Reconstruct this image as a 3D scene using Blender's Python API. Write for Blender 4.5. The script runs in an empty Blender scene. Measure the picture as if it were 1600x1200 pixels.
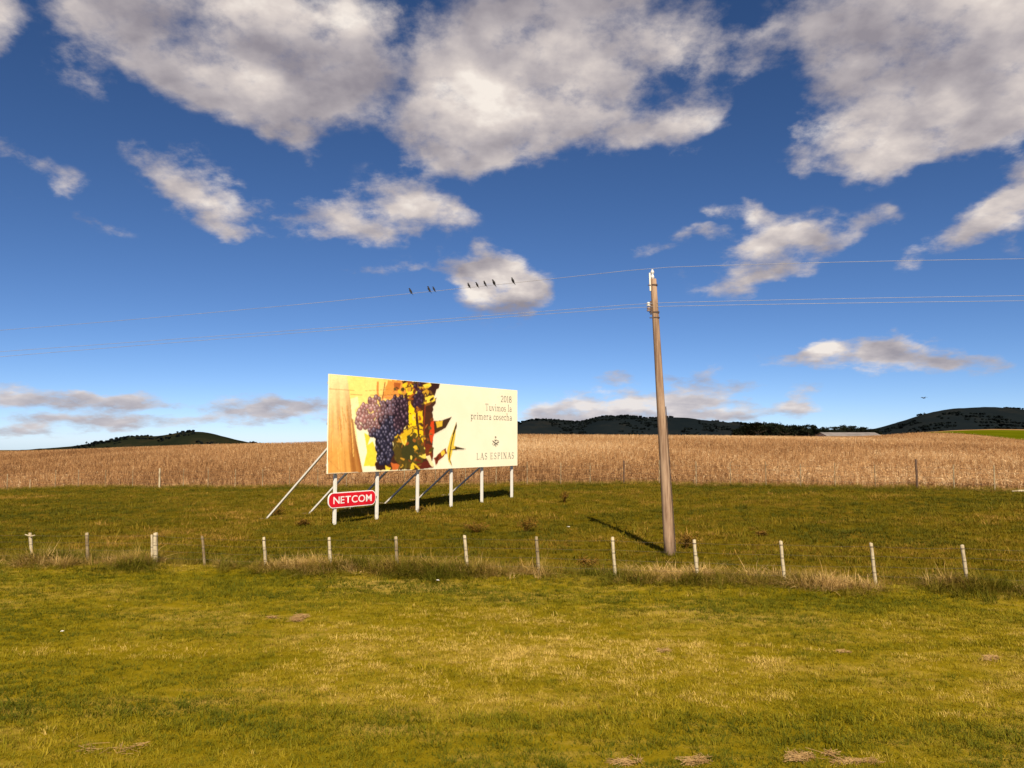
import bpy, bmesh, math, random
import numpy as np
from mathutils import Vector, Matrix

random.seed(7)
rng = np.random.default_rng(11)
R = math.radians
scene = bpy.context.scene
COL = scene.collection

# ------------------------------------------------------------------ camera
F = 1209.0            # focal length in pixels of a 1600 wide frame
CH = 3.6              # eye height above the verge at the fence
PITCH = math.atan(88.0 / F)
cam_d = bpy.data.cameras.new('camera')
cam_d.sensor_width = 36.0
cam_d.lens = 36.0 * F / 1600.0
cam_d.clip_start = 0.1
cam_d.clip_end = 20000
cam = bpy.data.objects.new('camera', cam_d)
cam.location = (0, 0, CH)
cam.rotation_euler = (math.pi / 2 + PITCH, 0, 0)
COL.objects.link(cam)
scene.camera = cam

def ray(px, py):
    """direction of the sight line through a point measured in the photograph"""
    fw = Vector((0, math.cos(PITCH), math.sin(PITCH)))
    up = Vector((0, -math.sin(PITCH), math.cos(PITCH)))
    return (fw * F + Vector((1, 0, 0)) * (px - 800) + up * (600 - py)).normalized()

def at(px, py, Y):
    d = ray(px, py)
    return Vector((0, 0, CH)) + d * (Y / d.y)

# ------------------------------------------------------------------ sky, sun, exposure
SUN_EL = R(43)
SUN_DIR = Vector((0.135 * math.cos(SUN_EL), -0.991 * math.cos(SUN_EL), math.sin(SUN_EL))).normalized()   # towards the sun
scene.view_settings.view_transform = 'Standard'
scene.view_settings.look = 'None'
scene.view_settings.exposure = 0.8
scene.view_settings.gamma = 1.0
scene.view_settings.use_curve_mapping = False
SKY_STRENGTH = 0.065

sun_d = bpy.data.lights.new('sun', 'SUN')
sun_d.energy = 4.6
sun_d.angle = R(0.55)
sun_d.color = (1.0, 0.88, 0.70)
sun = bpy.data.objects.new('sun', sun_d)
sun.rotation_euler = SUN_DIR.to_track_quat('Z', 'Y').to_euler()
sun.location = (20, -60, 60)
COL.objects.link(sun)

world = bpy.data.worlds.new('World')
scene.world = world
world.use_nodes = True
world.cycles.sampling_method = 'MANUAL'
world.cycles.sample_map_resolution = 512
scene.cycles.max_bounces = 4
scene.cycles.diffuse_bounces = 2
scene.cycles.glossy_bounces = 2
scene.cycles.transmission_bounces = 2
scene.cycles.caustics_reflective = False
scene.cycles.caustics_refractive = False

class NT:
    """small helper to write node trees"""
    def __init__(self, tree):
        self.t = tree; self.n = tree.nodes; self.l = tree.links
    def node(self, typ, **kw):
        nd = self.n.new(typ)
        for k, v in kw.items(): setattr(nd, k, v)
        return nd
    def put(self, sock, v):
        if hasattr(v, 'is_output') or isinstance(v, bpy.types.NodeSocket): self.l.new(v, sock)
        else: sock.default_value = v
    def math(self, op, a, b=None, c=None, clamp=False):
        nd = self.node('ShaderNodeMath', operation=op); nd.use_clamp = clamp
        self.put(nd.inputs[0], a)
        if b is not None: self.put(nd.inputs[1], b)
        if c is not None: self.put(nd.inputs[2], c)
        return nd.outputs[0]
    def vmath(self, op, a, b=None, scale=None):
        nd = self.node('ShaderNodeVectorMath', operation=op)
        self.put(nd.inputs[0], a)
        if b is not None: self.put(nd.inputs[1], b)
        if scale is not None: self.put(nd.inputs[3], scale)
        return nd.outputs['Value'] if op in ('LENGTH', 'DOT_PRODUCT', 'DISTANCE') else nd.outputs[0]
    def combine(self, x, y, z):
        nd = self.node('ShaderNodeCombineXYZ')
        for s, v in zip(nd.inputs, (x, y, z)): self.put(s, v)
        return nd.outputs[0]
    def sep(self, v):
        nd = self.node('ShaderNodeSeparateXYZ'); self.put(nd.inputs[0], v); return nd.outputs
    def noise(self, v, scale=1.0, detail=4.0, rough=0.5, dist=0.0, lac=2.0, color=False, two=False):
        nd = self.node('ShaderNodeTexNoise')
        if two: nd.noise_dimensions = '2D'
        if v is not None: self.put(nd.inputs['Vector'], v)
        self.put(nd.inputs['Scale'], scale); nd.inputs['Detail'].default_value = detail
        nd.inputs['Roughness'].default_value = rough; nd.inputs['Distortion'].default_value = dist
        nd.inputs['Lacunarity'].default_value = lac
        return nd.outputs['Color'] if color else nd.outputs[0]
    def smooth(self, v, a, b, lo=0.0, hi=1.0, kind='SMOOTHSTEP'):
        nd = self.node('ShaderNodeMapRange', interpolation_type=kind); nd.clamp = True
        self.put(nd.inputs[0], v)
        for i, x in enumerate((a, b, lo, hi)): self.put(nd.inputs[1 + i], x)
        return nd.outputs[0]
    def mix(self, f, a, b, blend='MIX'):
        nd = self.node('ShaderNodeMix', data_type='RGBA', blend_type=blend)
        self.put(nd.inputs[0], f)
        for s, v in ((nd.inputs[6], a), (nd.inputs[7], b)):
            if isinstance(v, (tuple, list)) and len(v) == 3: v = (*v, 1.0)
            self.put(s, v)
        return nd.outputs[2]
    def ramp(self, f, stops, interp='LINEAR'):
        nd = self.node('ShaderNodeValToRGB'); cr = nd.color_ramp; cr.interpolation = interp
        while len(cr.elements) < len(stops): cr.elements.new(0.5)
        for e, (p, c) in zip(cr.elements, stops):
            e.position = p; e.color = (*c, 1.0)
        self.put(nd.inputs[0], f)
        return nd.outputs[0]

def srgb(r, g, b):
    f = lambda c: (c / 255 / 12.92) if c / 255 <= 0.04045 else ((c / 255 + 0.055) / 1.055) ** 2.4
    return (f(r), f(g), f(b))

def build_world():
    w = NT(world.node_tree)
    w.n.clear()
    out = w.node('ShaderNodeOutputWorld')
    sky = w.node('ShaderNodeTexSky', sky_type='NISHITA')
    sky.sun_disc = False
    sky.sun_elevation = SUN_EL
    sky.sun_rotation = math.atan2(SUN_DIR.x, SUN_DIR.y)
    sky.altitude = 0; sky.air_density = 0.5; sky.dust_density = 0.15; sky.ozone_density = 7.0
    # the camera's tone response for the blue: deepens the upper sky a little, one curve for the whole sky
    e_ = SKY_STRENGTH * 2 ** scene.view_settings.exposure
    sc_ = w.node('ShaderNodeSeparateColor'); w.l.new(sky.outputs[0], sc_.inputs[0])
    cc_ = w.node('ShaderNodeCombineColor')
    for i, (pw, piv) in enumerate(((1.28, .24), (1.16, .44), (1.10, .80))):
        v = w.math('MINIMUM', w.math('MULTIPLY', sc_.outputs[i], e_), 1.3)
        w.l.new(w.math('MULTIPLY', w.math('POWER', v, pw), piv ** (1 - pw) / e_), cc_.inputs[i])
    skyc = main_sky = cc_.outputs[0]

    main = w
    def angles(q):
        tc = q.node('ShaderNodeTexCoord')
        D = q.vmath('NORMALIZE', tc.outputs['Generated'])
        x, y, z = q.sep(D)
        return x, y, z, q.math('ARCTAN2', x, y), q.math('ARCSINE', z)
    x, y, z, az, el = angles(w)
    g = 1.0 / SKY_STRENGTH / 2 ** scene.view_settings.exposure

    def region(clouds, lights, generic):
        """background shader for one part of the sky; only the puffs that reach into it are worked out"""
        ng = bpy.data.node_groups.new('sky_part', 'ShaderNodeTree')
        ng.interface.new_socket('Sky', in_out='INPUT', socket_type='NodeSocketColor')
        ng.interface.new_socket('Shader', in_out='OUTPUT', socket_type='NodeSocketShader')
        w = NT(ng)
        skyc = w.node('NodeGroupInput').outputs[0]
        x, y, z, az, el = angles(w)
        # a flat cloud deck overhead: puffs shrink and flatten towards the horizon
        zz = w.math('ADD', w.math('MAXIMUM', z, 0.0), 0.33)
        P = w.combine(w.math('DIVIDE', x, zz), w.math('DIVIDE', y, zz), 0.0)
        wn = w.noise(P, 4.2, 4.0, 0.58, color=True, two=True)
        wv = w.vmath('SUBTRACT', wn, (0.5, 0.5, 0.5))
        amp = w.smooth(el, 0.0, 0.5, 0.030, 0.10, 'LINEAR')
        wv = w.vmath('SCALE', wv, scale=amp)
        p = w.vmath('ADD', w.combine(az, el, 0.0), w.vmath('MULTIPLY', wv, (1.0, 0.8, 0.0)))
        pxy = w.sep(p)
        def total(lst):
            acc = 0.0
            for (px, py, rx, ry, rot, s) in lst:
                d = ray(px, py)
                a0 = math.atan2(d.x, d.y); e0 = math.asin(d.z)
                k = 1.0 / (1 + ((px - 800) / F) ** 2 + ((py - 600) / F) ** 2) ** 0.5
                sx = 1.22 * rx / F * k; sy = 1.22 * ry / F * k; c = math.cos(R(rot)); q = math.sin(R(rot))
                # the running sum rides along in z so the puffs are worked out one after another
                v = w.vmath('SUBTRACT', w.combine(pxy[0], pxy[1], acc), (a0, e0, 0))
                u1 = w.vmath('DOT_PRODUCT', v, (c / sx, q / sx, 0)); u2 = w.vmath('DOT_PRODUCT', v, (-q / sy, c / sy, 0))
                r2 = w.math('MULTIPLY_ADD', u1, u1, w.math('MULTIPLY', u2, u2))
                f = w.math('MAXIMUM', w.math('SUBTRACT', 1.0, r2), 0.0)
                f2 = w.math('MULTIPLY', f, f)
                acc = w.math('MULTIPLY_ADD', f2, s, acc)
            return acc
        cov = w.math('MINIMUM', total(clouds), 1.0)
        if generic:
            # the same fair-weather cumulus goes on all round
            gen = w.noise(P, 1.5, 3.0, 0.5, two=True)
            gen = w.smooth(gen, 0.47, 0.66, 0.0, 0.95)
            gen = w.math('MULTIPLY', gen, w.smooth(el, 0.02, 0.12, 0.0, 1.0))
            inx = w.smooth(w.math('ABSOLUTE', az), 0.60, 0.78, 0.0, 1.0)
            iny = w.smooth(el, 0.54, 0.70, 0.0, 1.0)
            gen = w.math('MULTIPLY', gen, w.math('MAXIMUM', inx, iny))
            cov = w.math('MAXIMUM', cov, gen)
        n1 = w.noise(P, 8.0, 8.0, 0.62, two=True)
        ragged = w.math('MULTIPLY', w.math('SUBTRACT', n1, 0.5), RAGGED)
        dens = w.math('ADD', w.math('SUBTRACT', cov, 0.42), ragged)
        gate = w.smooth(cov, 0.0, 0.20, 0.0, 1.0)
        dens = w.math('SUBTRACT', w.math('MULTIPLY', dens, gate), w.math('MULTIPLY', w.math('SUBTRACT', 1.0, gate), 0.3))
        alpha = w.smooth(dens, -0.14, 0.62, 0.0, 0.985)
        # thin torn veil round and between the puffs
        veil = w.math('ADD', w.math('MULTIPLY_ADD', cov, 0.85, -0.13), w.math('MULTIPLY', w.math('SUBTRACT', n1, 0.5), 1.75))
        veil = w.math('MULTIPLY', w.smooth(veil, 0.0, 0.62, 0.0, 0.74), w.smooth(cov, 0.0, 0.16, 0.0, 1.0))
        alpha = w.math('MAXIMUM', alpha, veil)
        # light on the puffs: sunlit billows against grey undersides
        b1 = w.noise(P, 3.3, 6.0, 0.52, two=True)
        b2 = w.noise(w.vmath('ADD', P, (0.012, -0.065, 0.0)), 3.3, 6.0, 0.52, two=True)
        relief = w.math('MULTIPLY', w.math('SUBTRACT', b1, b2), 2.8)
        fine = w.math('MULTIPLY', w.math('SUBTRACT', n1, 0.5), 0.5)
        thick = w.smooth(dens, 0.25, 0.95, 0.0, 1.0)
        L = w.math('ADD', w.math('ADD', 0.45, relief), fine)
        if lights: L = w.math('ADD', L, total(lights))
        L = w.math('SUBTRACT', L, w.math('MULTIPLY', thick, 0.12), clamp=True)
        cc = w.ramp(L, [(0.0, srgb(148, 142, 150)), (0.42, srgb(184, 176, 178)), (0.78, srgb(221, 210, 204)), (1.0, srgb(248, 238, 228))])
        # cloud near the horizon is seen through more air
        far = w.smooth(el, 0.02, 0.16, 1.0, 0.0)
        cc = w.mix(w.math('MULTIPLY', far, 0.38), cc, srgb(208, 208, 219))
        cc = w.vmath('SCALE', cc, scale=g)
        bg = w.node('ShaderNodeBackground'); bg.inputs[1].default_value = SKY_STRENGTH
        w.l.new(w.mix(alpha, skyc, cc), bg.inputs[0])
        w.l.new(bg.outputs[0], w.node('NodeGroupOutput').inputs[0])
        gn = main.node('ShaderNodeGroup'); gn.node_tree = ng
        main.l.new(main_sky, gn.inputs[0])
        return gn.outputs[0]

    def reach(lst, a0, a1, e0, e1):
        keep = []
        for b in lst:
            d = ray(b[0], b[1]); a = math.atan2(d.x, d.y); e = math.asin(d.z); r = 1.22 * max(b[2], b[3]) / F + .06
            ry = (abs(math.sin(R(b[4]))) * b[2] + abs(math.cos(R(b[4]))) * b[3]) * 1.22 / F + .05
            if a + r > a0 and a - r < a1 and e + ry > e0 and e - ry < e1: keep.append(b)
        return keep

    def pick(value, lo, hi, make):
        """binary split of [lo, hi) edges list along one coordinate"""
        def rec(edges):
            if len(edges) == 2: return make(edges[0], edges[1])
            m = len(edges) // 2
            mx = w.node('ShaderNodeMixShader')
            w.l.new(w.math('GREATER_THAN', value, edges[m]), mx.inputs[0])
            w.l.new(rec(edges[:m + 1]), mx.inputs[1]); w.l.new(rec(edges[m:]), mx.inputs[2])
            return mx.outputs[0]
        return rec(lo)

    AZ = [-.80, -.42, -.14, .14, .42, .80]
    EL = [-.02, .07, .20, .34, .70]
    def column(a0, a1):
        def cell(e0, e1):
            top = e1 > .5; side = a1 > .6 or a0 < -.6
            return region(reach(CLOUD_LIST, a0, a1, e0, e1), reach(LIGHT_LIST, a0, a1, e0, e1), top or side)
        return pick(el, EL, None, cell)
    inside = pick(az, AZ, None, column)
    outside = region([], [], True)
    below = w.node('ShaderNodeBackground'); below.inputs[1].default_value = SKY_STRENGTH
    w.l.new(skyc, below.inputs[0])
    isout = w.math('MAXIMUM', w.math('GREATER_THAN', w.math('ABSOLUTE', az), .80), w.math('GREATER_THAN', el, .70))
    m1 = w.node('ShaderNodeMixShader'); w.l.new(isout, m1.inputs[0]); w.l.new(inside, m1.inputs[1]); w.l.new(outside, m1.inputs[2])
    m2 = w.node('ShaderNodeMixShader'); w.l.new(w.math('LESS_THAN', z, -.02), m2.inputs[0]); w.l.new(m1.outputs[0], m2.inputs[1]); w.l.new(below.outputs[0], m2.inputs[2])
    w.l.new(m2.outputs[0], out.inputs[0])

RAGGED = 1.9
# measured cumulus: centre, half-width, half-height in photo pixels, tilt, thickness
CLOUD_LIST = [
    # big bank on the left
    (300, 10, 210, 120, -8, 1.0), (430, 50, 180, 130, -25, 1.0), (545, 60, 95, 130, 0, 1.0), (170, 20, 90, 60, 0, .7),
    (360, 120, 130, 62, -25, .95), (455, 190, 62, 56, -35, .9), (240, 95, 130, 65, -20, .78), (135, 125, 60, 36, -30, .32),
    (190, 75, 110, 60, -10, .85), (310, 150, 105, 48, -25, .8), (410, 175, 80, 50, -30, .8), (520, 150, 70, 60, 0, .7),
    (-20, 10, 65, 75, 0, 1.0), (85, 10, 50, 24, 0, .35),
    # wisps between the banks
    (650, 60, 90, 100, 20, .52), (690, 120, 70, 70, 0, .5), (615, 170, 80, 60, 0, .62), (690, 215, 110, 60, -10, .55),
    # middle bank
    (880, 20, 210, 140, 0, 1.0), (830, 110, 190, 110, 0, 1.0), (960, 70, 120, 120, 20, .95), (800, 185, 190, 80, 6, .85),
    (900, 190, 150, 60, 0, .75), (745, 235, 140, 50, 0, .62), (1075, 190, 85, 48, 18, .85), (1000, 212, 60, 36, 0, .5),
    (1060, 70, 80, 80, 30, .6), (1110, 20, 80, 50, 30, .5), (1165, 95, 85, 60, 20, .56),
    # bank on the right
    (1400, 20, 215, 115, -12, 1.0), (1530, 60, 180, 150, 0, 1.0), (1450, 120, 190, 100, -10, 1.0), (1410, 205, 120, 70, 0, .95),
    (1510, 190, 140, 70, 0, .85), (1330, 90, 100, 80, -30, .6), (1265, 165, 75, 60, -40, .55), (1290, 255, 100, 36, 0, .42), (1380, 255, 90, 35, 0, .45),
    (1620, 90, 110, 110, 0, .9),
    (1605, 300, 48, 85, 0, .95), (1510, 355, 130, 36, 22, .8), (1570, 330, 60, 40, 30, .6), (1525, 275, 40, 40, 0, .35),
    # mid sky puffs
    (352, 325, 62, 62, -20, .66), (275, 290, 110, 34, -28, .62), (370, 360, 60, 22, 0, .55), (290, 268, 60, 40, 0, .45),
    (610, 322, 110, 62, 4, .66), (650, 338, 90, 45, 0, .55), (485, 330, 90, 60, 10, .50), (570, 365, 80, 26, 0, .42), (720, 320, 50, 50, 0, .40),
    (95, 288, 36, 36, 0, .42), (120, 335, 90, 20, -8, .38), (15, 243, 60, 22, 0, .42),
    (778, 440, 88, 66, 0, 1.0), (820, 465, 50, 40, 0, .7), (760, 415, 60, 40, 0, .7), (690, 416, 66, 30, 0, .58), (600, 421, 90, 12, 0, .36),
    (1190, 380, 125, 40, 18, .85), (1250, 362, 70, 22, 14, .6), (1250, 400, 140, 34, 24, .6), (1160, 447, 85, 26, 14, .62), (1165, 325, 46, 28, 0, .75),
    (1355, 353, 52, 24, 10, .58), (1020, 386, 40, 18, 0, .5), (1090, 372, 60, 18, 0, .45), (1110, 330, 36, 22, 0, .4),
    # low clouds near the horizon
    (40, 622, 120, 24, 0, .95), (142, 625, 60, 22, 0, .85), (206, 628, 50, 26, 0, .95), (60, 656, 66, 14, 0, .72), (152, 657, 82, 16, 0, .85),
    (270, 660, 130, 13, 0, .62), (15, 675, 70, 11, 0, .62), (90, 676, 80, 11, 0, .55), (400, 634, 90, 24, 0, .85), (390, 652, 70, 18, 0, .6), (490, 640, 90, 26, 0, .85), (300, 634, 60, 10, 0, .3), (30, 603, 40, 10, 0, .35),
    (980, 634, 150, 34, 0, 1.0), (880, 645, 100, 28, 0, .9), (1080, 634, 120, 24, 0, .8), (1000, 650, 210, 20, 0, .8), (960, 596, 50, 16, 0, .62), (1085, 590, 66, 22, 0, .52), (1130, 607, 100, 13, 0, .52),
    (1252, 628, 34, 36, 0, .68), (1240, 640, 56, 14, 0, .55), (1232, 557, 64, 20, 0, .82), (1284, 555, 44, 24, 0, .85), (1380, 558, 100, 32, 0, .95), (1400, 545, 60, 20, 0, .6), (1515, 568, 66, 20, 0, .7), (1475, 562, 46, 12, 0, .5),
]
# where the sun reaches the billows, and where the bases lie in shade
LIGHT_LIST = [
    (350, 118, 110, 70, -20, .40), (420, 165, 90, 50, -30, .22), (545, 40, 110, 80, 0, .26), (480, 20, 90, 40, 0, .2), (740, 130, 90, 100, 0, .12), (850, 60, 120, 60, 0, .15),
    (840, 180, 150, 40, 0, .16), (1090, 190, 60, 30, 0, .35), (1420, 200, 130, 60, 0, .28), (1560, 20, 140, 70, 0, .28), (1480, 350, 120, 40, 20, .35), (1590, 330, 60, 60, 0, .15),
    (352, 330, 60, 50, 0, .25), (600, 320, 120, 50, 0, .25), (790, 420, 90, 50, 0, .42), (1195, 375, 120, 40, 20, .35), (1165, 322, 40, 30, 0, .3),
    (1284, 548, 40, 16, 0, .5), (960, 624, 200, 24, 0, .6), (30, 628, 90, 14, 0, .2), (400, 626, 70, 14, 0, .2), (1385, 572, 90, 16, 0, .2),
    (250, 40, 160, 60, 0, -.22), (470, 100, 120, 60, -20, -.18), (960, 50, 120, 110, 0, -.2), (1330, 60, 150, 80, 0, -.15), (780, 490, 90, 24, 0, -.45), (940, 654, 200, 12, 0, -.12), (1550, 250, 60, 60, 0, -.1),
]
build_world()

# ------------------------------------------------------------------ helpers
def tag(o, label=None, cat=None, group=None, kind=None):
    if label: o['label'] = label
    if cat: o['category'] = cat
    if group: o['group'] = group
    if kind: o['kind'] = kind
    return o

def empty(name, loc, rz=0.0):
    o = bpy.data.objects.new(name, None)
    o.empty_display_size = 0.2
    o.location = loc; o.rotation_euler = (0, 0, rz)
    COL.objects.link(o)
    return o

def link_mesh(name, me, mat=None, parent=None, loc=None):
    o = bpy.data.objects.new(name, me)
    if mat is not None and not me.materials: me.materials.append(mat)
    COL.objects.link(o)
    if parent is not None: o.parent = parent
    if loc is not None: o.location = loc
    return o

def shade_smooth(me, angle=None):
    me.polygons.foreach_set('use_smooth', [True] * len(me.polygons))

def mesh_py(name, verts, faces, smooth=False):
    me = bpy.data.meshes.new(name)
    me.from_pydata([tuple(v) for v in verts], [], faces)
    me.update()
    if smooth: shade_smooth(me)
    return me

def tube(path, radii, seg=10, cap=True):
    """rings along a path: returns verts, faces"""
    V, Fc = [], []
    n = len(path)
    for i, pnt in enumerate(path):
        pnt = Vector(pnt)
        a = Vector(path[max(i - 1, 0)]); b = Vector(path[min(i + 1, n - 1)])
        t = (b - a).normalized()
        ref = Vector((0, 0, 1)) if abs(t.z) < 0.9 else Vector((0, 1, 0))
        u = t.cross(ref).normalized(); v = u.cross(t).normalized()
        r = radii[i] if isinstance(radii, (list, tuple)) else radii
        ru, rv = r if isinstance(r, (list, tuple)) else (r, r)
        for k in range(seg):
            ang = 2 * math.pi * k / seg
            V.append(pnt + u * math.cos(ang) * ru + v * math.sin(ang) * rv)
    for i in range(n - 1):
        for k in range(seg):
            k2 = (k + 1) % seg
            Fc.append((i * seg + k, i * seg + k2, (i + 1) * seg + k2, (i + 1) * seg + k))
    if cap:
        Fc.append(tuple(reversed(range(seg))))
        Fc.append(tuple((n - 1) * seg + k for k in range(seg)))
    return V, Fc

def merge(parts):
    V, Fc = [], []
    for v, f in parts:
        o = len(V)
        V += list(v); Fc += [tuple(i + o for i in q) for q in f]
    return V, Fc

def box_between(a, b, wx, wy, side=None):
    """square bar from a to b"""
    a = Vector(a); b = Vector(b); t = (b - a).normalized()
    s = Vector(side) if side is not None else (Vector((1, 0, 0)) if abs(t.x) < .9 else Vector((0, 1, 0)))
    u = (s - t * s.dot(t)).normalized(); v = t.cross(u)
    V = []
    for p in (a, b):
        for su, sv in ((-1, -1), (1, -1), (1, 1), (-1, 1)):
            V.append(p + u * su * wx / 2 + v * sv * wy / 2)
    return V, [(3, 2, 1, 0), (4, 5, 6, 7), (0, 1, 5, 4), (1, 2, 6, 5), (2, 3, 7, 6), (3, 0, 4, 7)]

def bevel(me, w, seg=2):
    bm = bmesh.new(); bm.from_mesh(me)
    bmesh.ops.bevel(bm, geom=bm.edges[:], offset=w, segments=seg, affect='EDGES', profile=0.6)
    bm.to_mesh(me); bm.free()
    return me

def value_noise(x, y, seed=0):
    x = np.asarray(x, float); y = np.asarray(y, float)
    xi = np.floor(x).astype(np.int64); yi = np.floor(y).astype(np.int64)
    fx = x - xi; fy = y - yi
    fx = fx * fx * (3 - 2 * fx); fy = fy * fy * (3 - 2 * fy)
    def h(a, b):
        n = (a * 374761393 + b * 668265263 + seed * 144269504) & 0x7fffffff
        n = ((n ^ (n >> 13)) * 1274126177) & 0x7fffffff
        return ((n ^ (n >> 16)) & 0xffff) / 65535.0
    return (h(xi, yi) * (1 - fx) * (1 - fy) + h(xi + 1, yi) * fx * (1 - fy) + h(xi, yi + 1) * (1 - fx) * fy + h(xi + 1, yi + 1) * fx * fy)

def fbm(x, y, seed=0, octaves=4):
    s = 0; a = 0.5; f = 1.0
    for o in range(octaves):
        s = s + a * value_noise(np.asarray(x) * f, np.asarray(y) * f, seed + o * 17); a *= 0.5; f *= 2.03
    return s / (1 - 0.5 ** octaves)

# ------------------------------------------------------------------ materials
def material(name, rough=0.8, spec=0.3):
    m = bpy.data.materials.new(name); m.use_nodes = True
    nt = NT(m.node_tree)
    b = nt.n['Principled BSDF']
    b.inputs['Roughness'].default_value = rough
    b.inputs['Specular IOR Level'].default_value = spec
    return m, nt, b

def mat_worn(name, c1, c2, scale=6.0, rough=0.7, spec=0.3, stretch=(1, 1, 1), bump=0.0, detail=6.0, lo=0.35, hi=0.65):
    m, nt, b = material(name, rough, spec)
    tc = nt.node('ShaderNodeTexCoord')
    v = nt.vmath('MULTIPLY', tc.outputs['Object'], stretch)
    n = nt.noise(v, scale, detail, 0.6)
    nt.l.new(nt.mix(nt.smooth(n, lo, hi), c1, c2), b.inputs['Base Color'])
    if bump:
        bp = nt.node('ShaderNodeBump'); bp.inputs['Strength'].default_value = bump; bp.inputs['Distance'].default_value = 0.02
        nt.l.new(n, bp.inputs['Height']); nt.l.new(bp.outputs[0], b.inputs['Normal'])
    return m

def mat_leaf(name, stops, trans=0.3, rough=0.75, tint='tint'):
    """blade / leaf colour picked per plant"""
    m = bpy.data.materials.new(name); m.use_nodes = True
    nt = NT(m.node_tree); nt.n.clear()
    out = nt.node('ShaderNodeOutputMaterial')
    at_ = nt.node('ShaderNodeAttribute', attribute_type='INSTANCER', attribute_name=tint)
    c = nt.ramp(at_.outputs['Fac'], stops)
    d = nt.node('ShaderNodeBsdfPrincipled'); d.inputs['Roughness'].default_value = rough; d.inputs['Specular IOR Level'].default_value = 0.2
    t = nt.node('ShaderNodeBsdfTranslucent')
    nt.l.new(c, d.inputs['Base Color']); nt.l.new(c, t.inputs['Color'])
    mx = nt.node('ShaderNodeMixShader'); mx.inputs[0].default_value = trans
    nt.l.new(d.outputs[0], mx.inputs[1]); nt.l.new(t.outputs[0], mx.inputs[2]); nt.l.new(mx.outputs[0], out.inputs[0])
    return m

def mat_ground(name, stops, s1=0.25, s2=3.0, s3=30.0, bump=0.4, weights=(0.5, 0.3, 0.2), stretch=(1, 1, 1)):
    m, nt, b = material(name, 0.95, 0.0)
    g = nt.node('ShaderNodeNewGeometry')
    p = nt.vmath('MULTIPLY', g.outputs['Position'], stretch)
    a = nt.noise(p, s1, 4, 0.55); c = nt.noise(p, s2, 5, 0.6); d = nt.noise(g.outputs['Position'], s3, 5, 0.65)
    f = nt.math('ADD', nt.math('ADD', nt.math('MULTIPLY', a, weights[0]), nt.math('MULTIPLY', c, weights[1])), nt.math('MULTIPLY', d, weights[2]))
    f = nt.smooth(f, 0.36, 0.64, kind='LINEAR')
    nt.l.new(nt.ramp(f, stops), b.inputs['Base Color'])
    bp = nt.node('ShaderNodeBump'); bp.inputs['Strength'].default_value = bump; bp.inputs['Distance'].default_value = 0.05
    nt.l.new(d, bp.inputs['Height']); nt.l.new(bp.outputs[0], b.inputs['Normal'])
    return m

M = {}
M['verge'] = mat_ground('verge_soil_and_grass', [(0, (0.100, 0.080, 0.002)), (0.5, (0.195, 0.140, 0.006)), (1, (0.35, 0.235, 0.055))], 0.35, 2.5, 35, stretch=(0.55, 1.0, 1))
M['pasture'] = mat_ground('pasture_soil', [(0, (0.068, 0.052, 0.002)), (0.5, (0.105, 0.074, 0.004)), (1, (0.15, 0.085, 0.012))], 0.3, 2.2, 18)
M['crop'] = mat_ground('stubble_soil', [(0, (0.20, 0.105, 0.042)), (0.5, (0.30, 0.165, 0.070)), (1, (0.40, 0.24, 0.115))], 0.06, 1.2, 9, bump=0.8)
M['plain'] = mat_ground('far_fields', [(0, (0.085, 0.062, 0.022)), (0.5, (0.16, 0.105, 0.042)), (1, (0.22, 0.15, 0.065))], 0.004, 0.03, 0.4, bump=0.2)
M['green_field'] = mat_ground('green_pasture', [(0, (0.060, 0.070, 0.001)), (1, (0.100, 0.105, 0.003))], 0.05, 0.4, 4)
M['hill_left'] = mat_ground('shaded_wooded_hill', [(0, (0.008, 0.0105, 0.006)), (0.55, (0.013, 0.015, 0.008)), (1, (0.030, 0.023, 0.012))], 0.008, 0.04, 0.2, bump=1.0)  # cloud shadow over the hill is put into this dark colour
M['hill_far'] = mat_ground('cloud_shaded_hill', [(0, (0.0050, 0.0085, 0.0110)), (0.6, (0.0085, 0.0115, 0.0130)), (1, (0.016, 0.016, 0.014))], 0.006, 0.03, 0.15, bump=1.0)  # near-black base colour carries the cloud shade lying on these hills
M['white_post'] = mat_worn('painted_white_steel', (0.66, 0.63, 0.55), (0.52, 0.47, 0.37), 5.0, 0.55, 0.4, (1, 1, 0.25), lo=0.52, hi=0.80)
M['grey_brace'] = mat_worn('greyish_brace', (0.62, 0.58, 0.50), (0.40, 0.35, 0.28), 5.0, 0.7, 0.3, (1, 1, 1))  # greyer tone for all but the first two braces
M['panel_back'] = mat_worn('galvanised_sheet', (0.42, 0.42, 0.42), (0.33, 0.32, 0.31), 2.0, 0.5, 0.5)
M['pole'] = mat_worn('aged_concrete', (0.35, 0.235, 0.15), (0.19, 0.115, 0.07), 3.0, 0.9, 0.15, (5, 5, 0.35), bump=0.3)
M['dark_metal'] = mat_worn('rusted_steel', (0.045, 0.035, 0.030), (0.10, 0.055, 0.035), 12, 0.7, 0.4)
M['porcelain'] = mat_worn('insulator_porcelain', (0.62, 0.61, 0.58), (0.50, 0.48, 0.44), 8, 0.25, 0.5)
M['brown_glass'] = mat_worn('brown_insulator', (0.16, 0.10, 0.075), (0.28, 0.20, 0.16), 8, 0.25, 0.5)
M['wire'] = mat_worn('aluminium_cable', (0.30, 0.29, 0.30), (0.22, 0.21, 0.22), 3, 0.45, 0.5)
M['fence_wire'] = mat_worn('galvanised_wire', (0.12, 0.10, 0.07), (0.08, 0.06, 0.04), 3, 0.6, 0.4)
M['post_pale'] = mat_worn('bleached_fence_post', (0.43, 0.355, 0.225), (0.22, 0.16, 0.085), 7, 0.85, 0.2, (1, 1, 0.35), bump=0.3, lo=0.45, hi=0.75)
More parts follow.
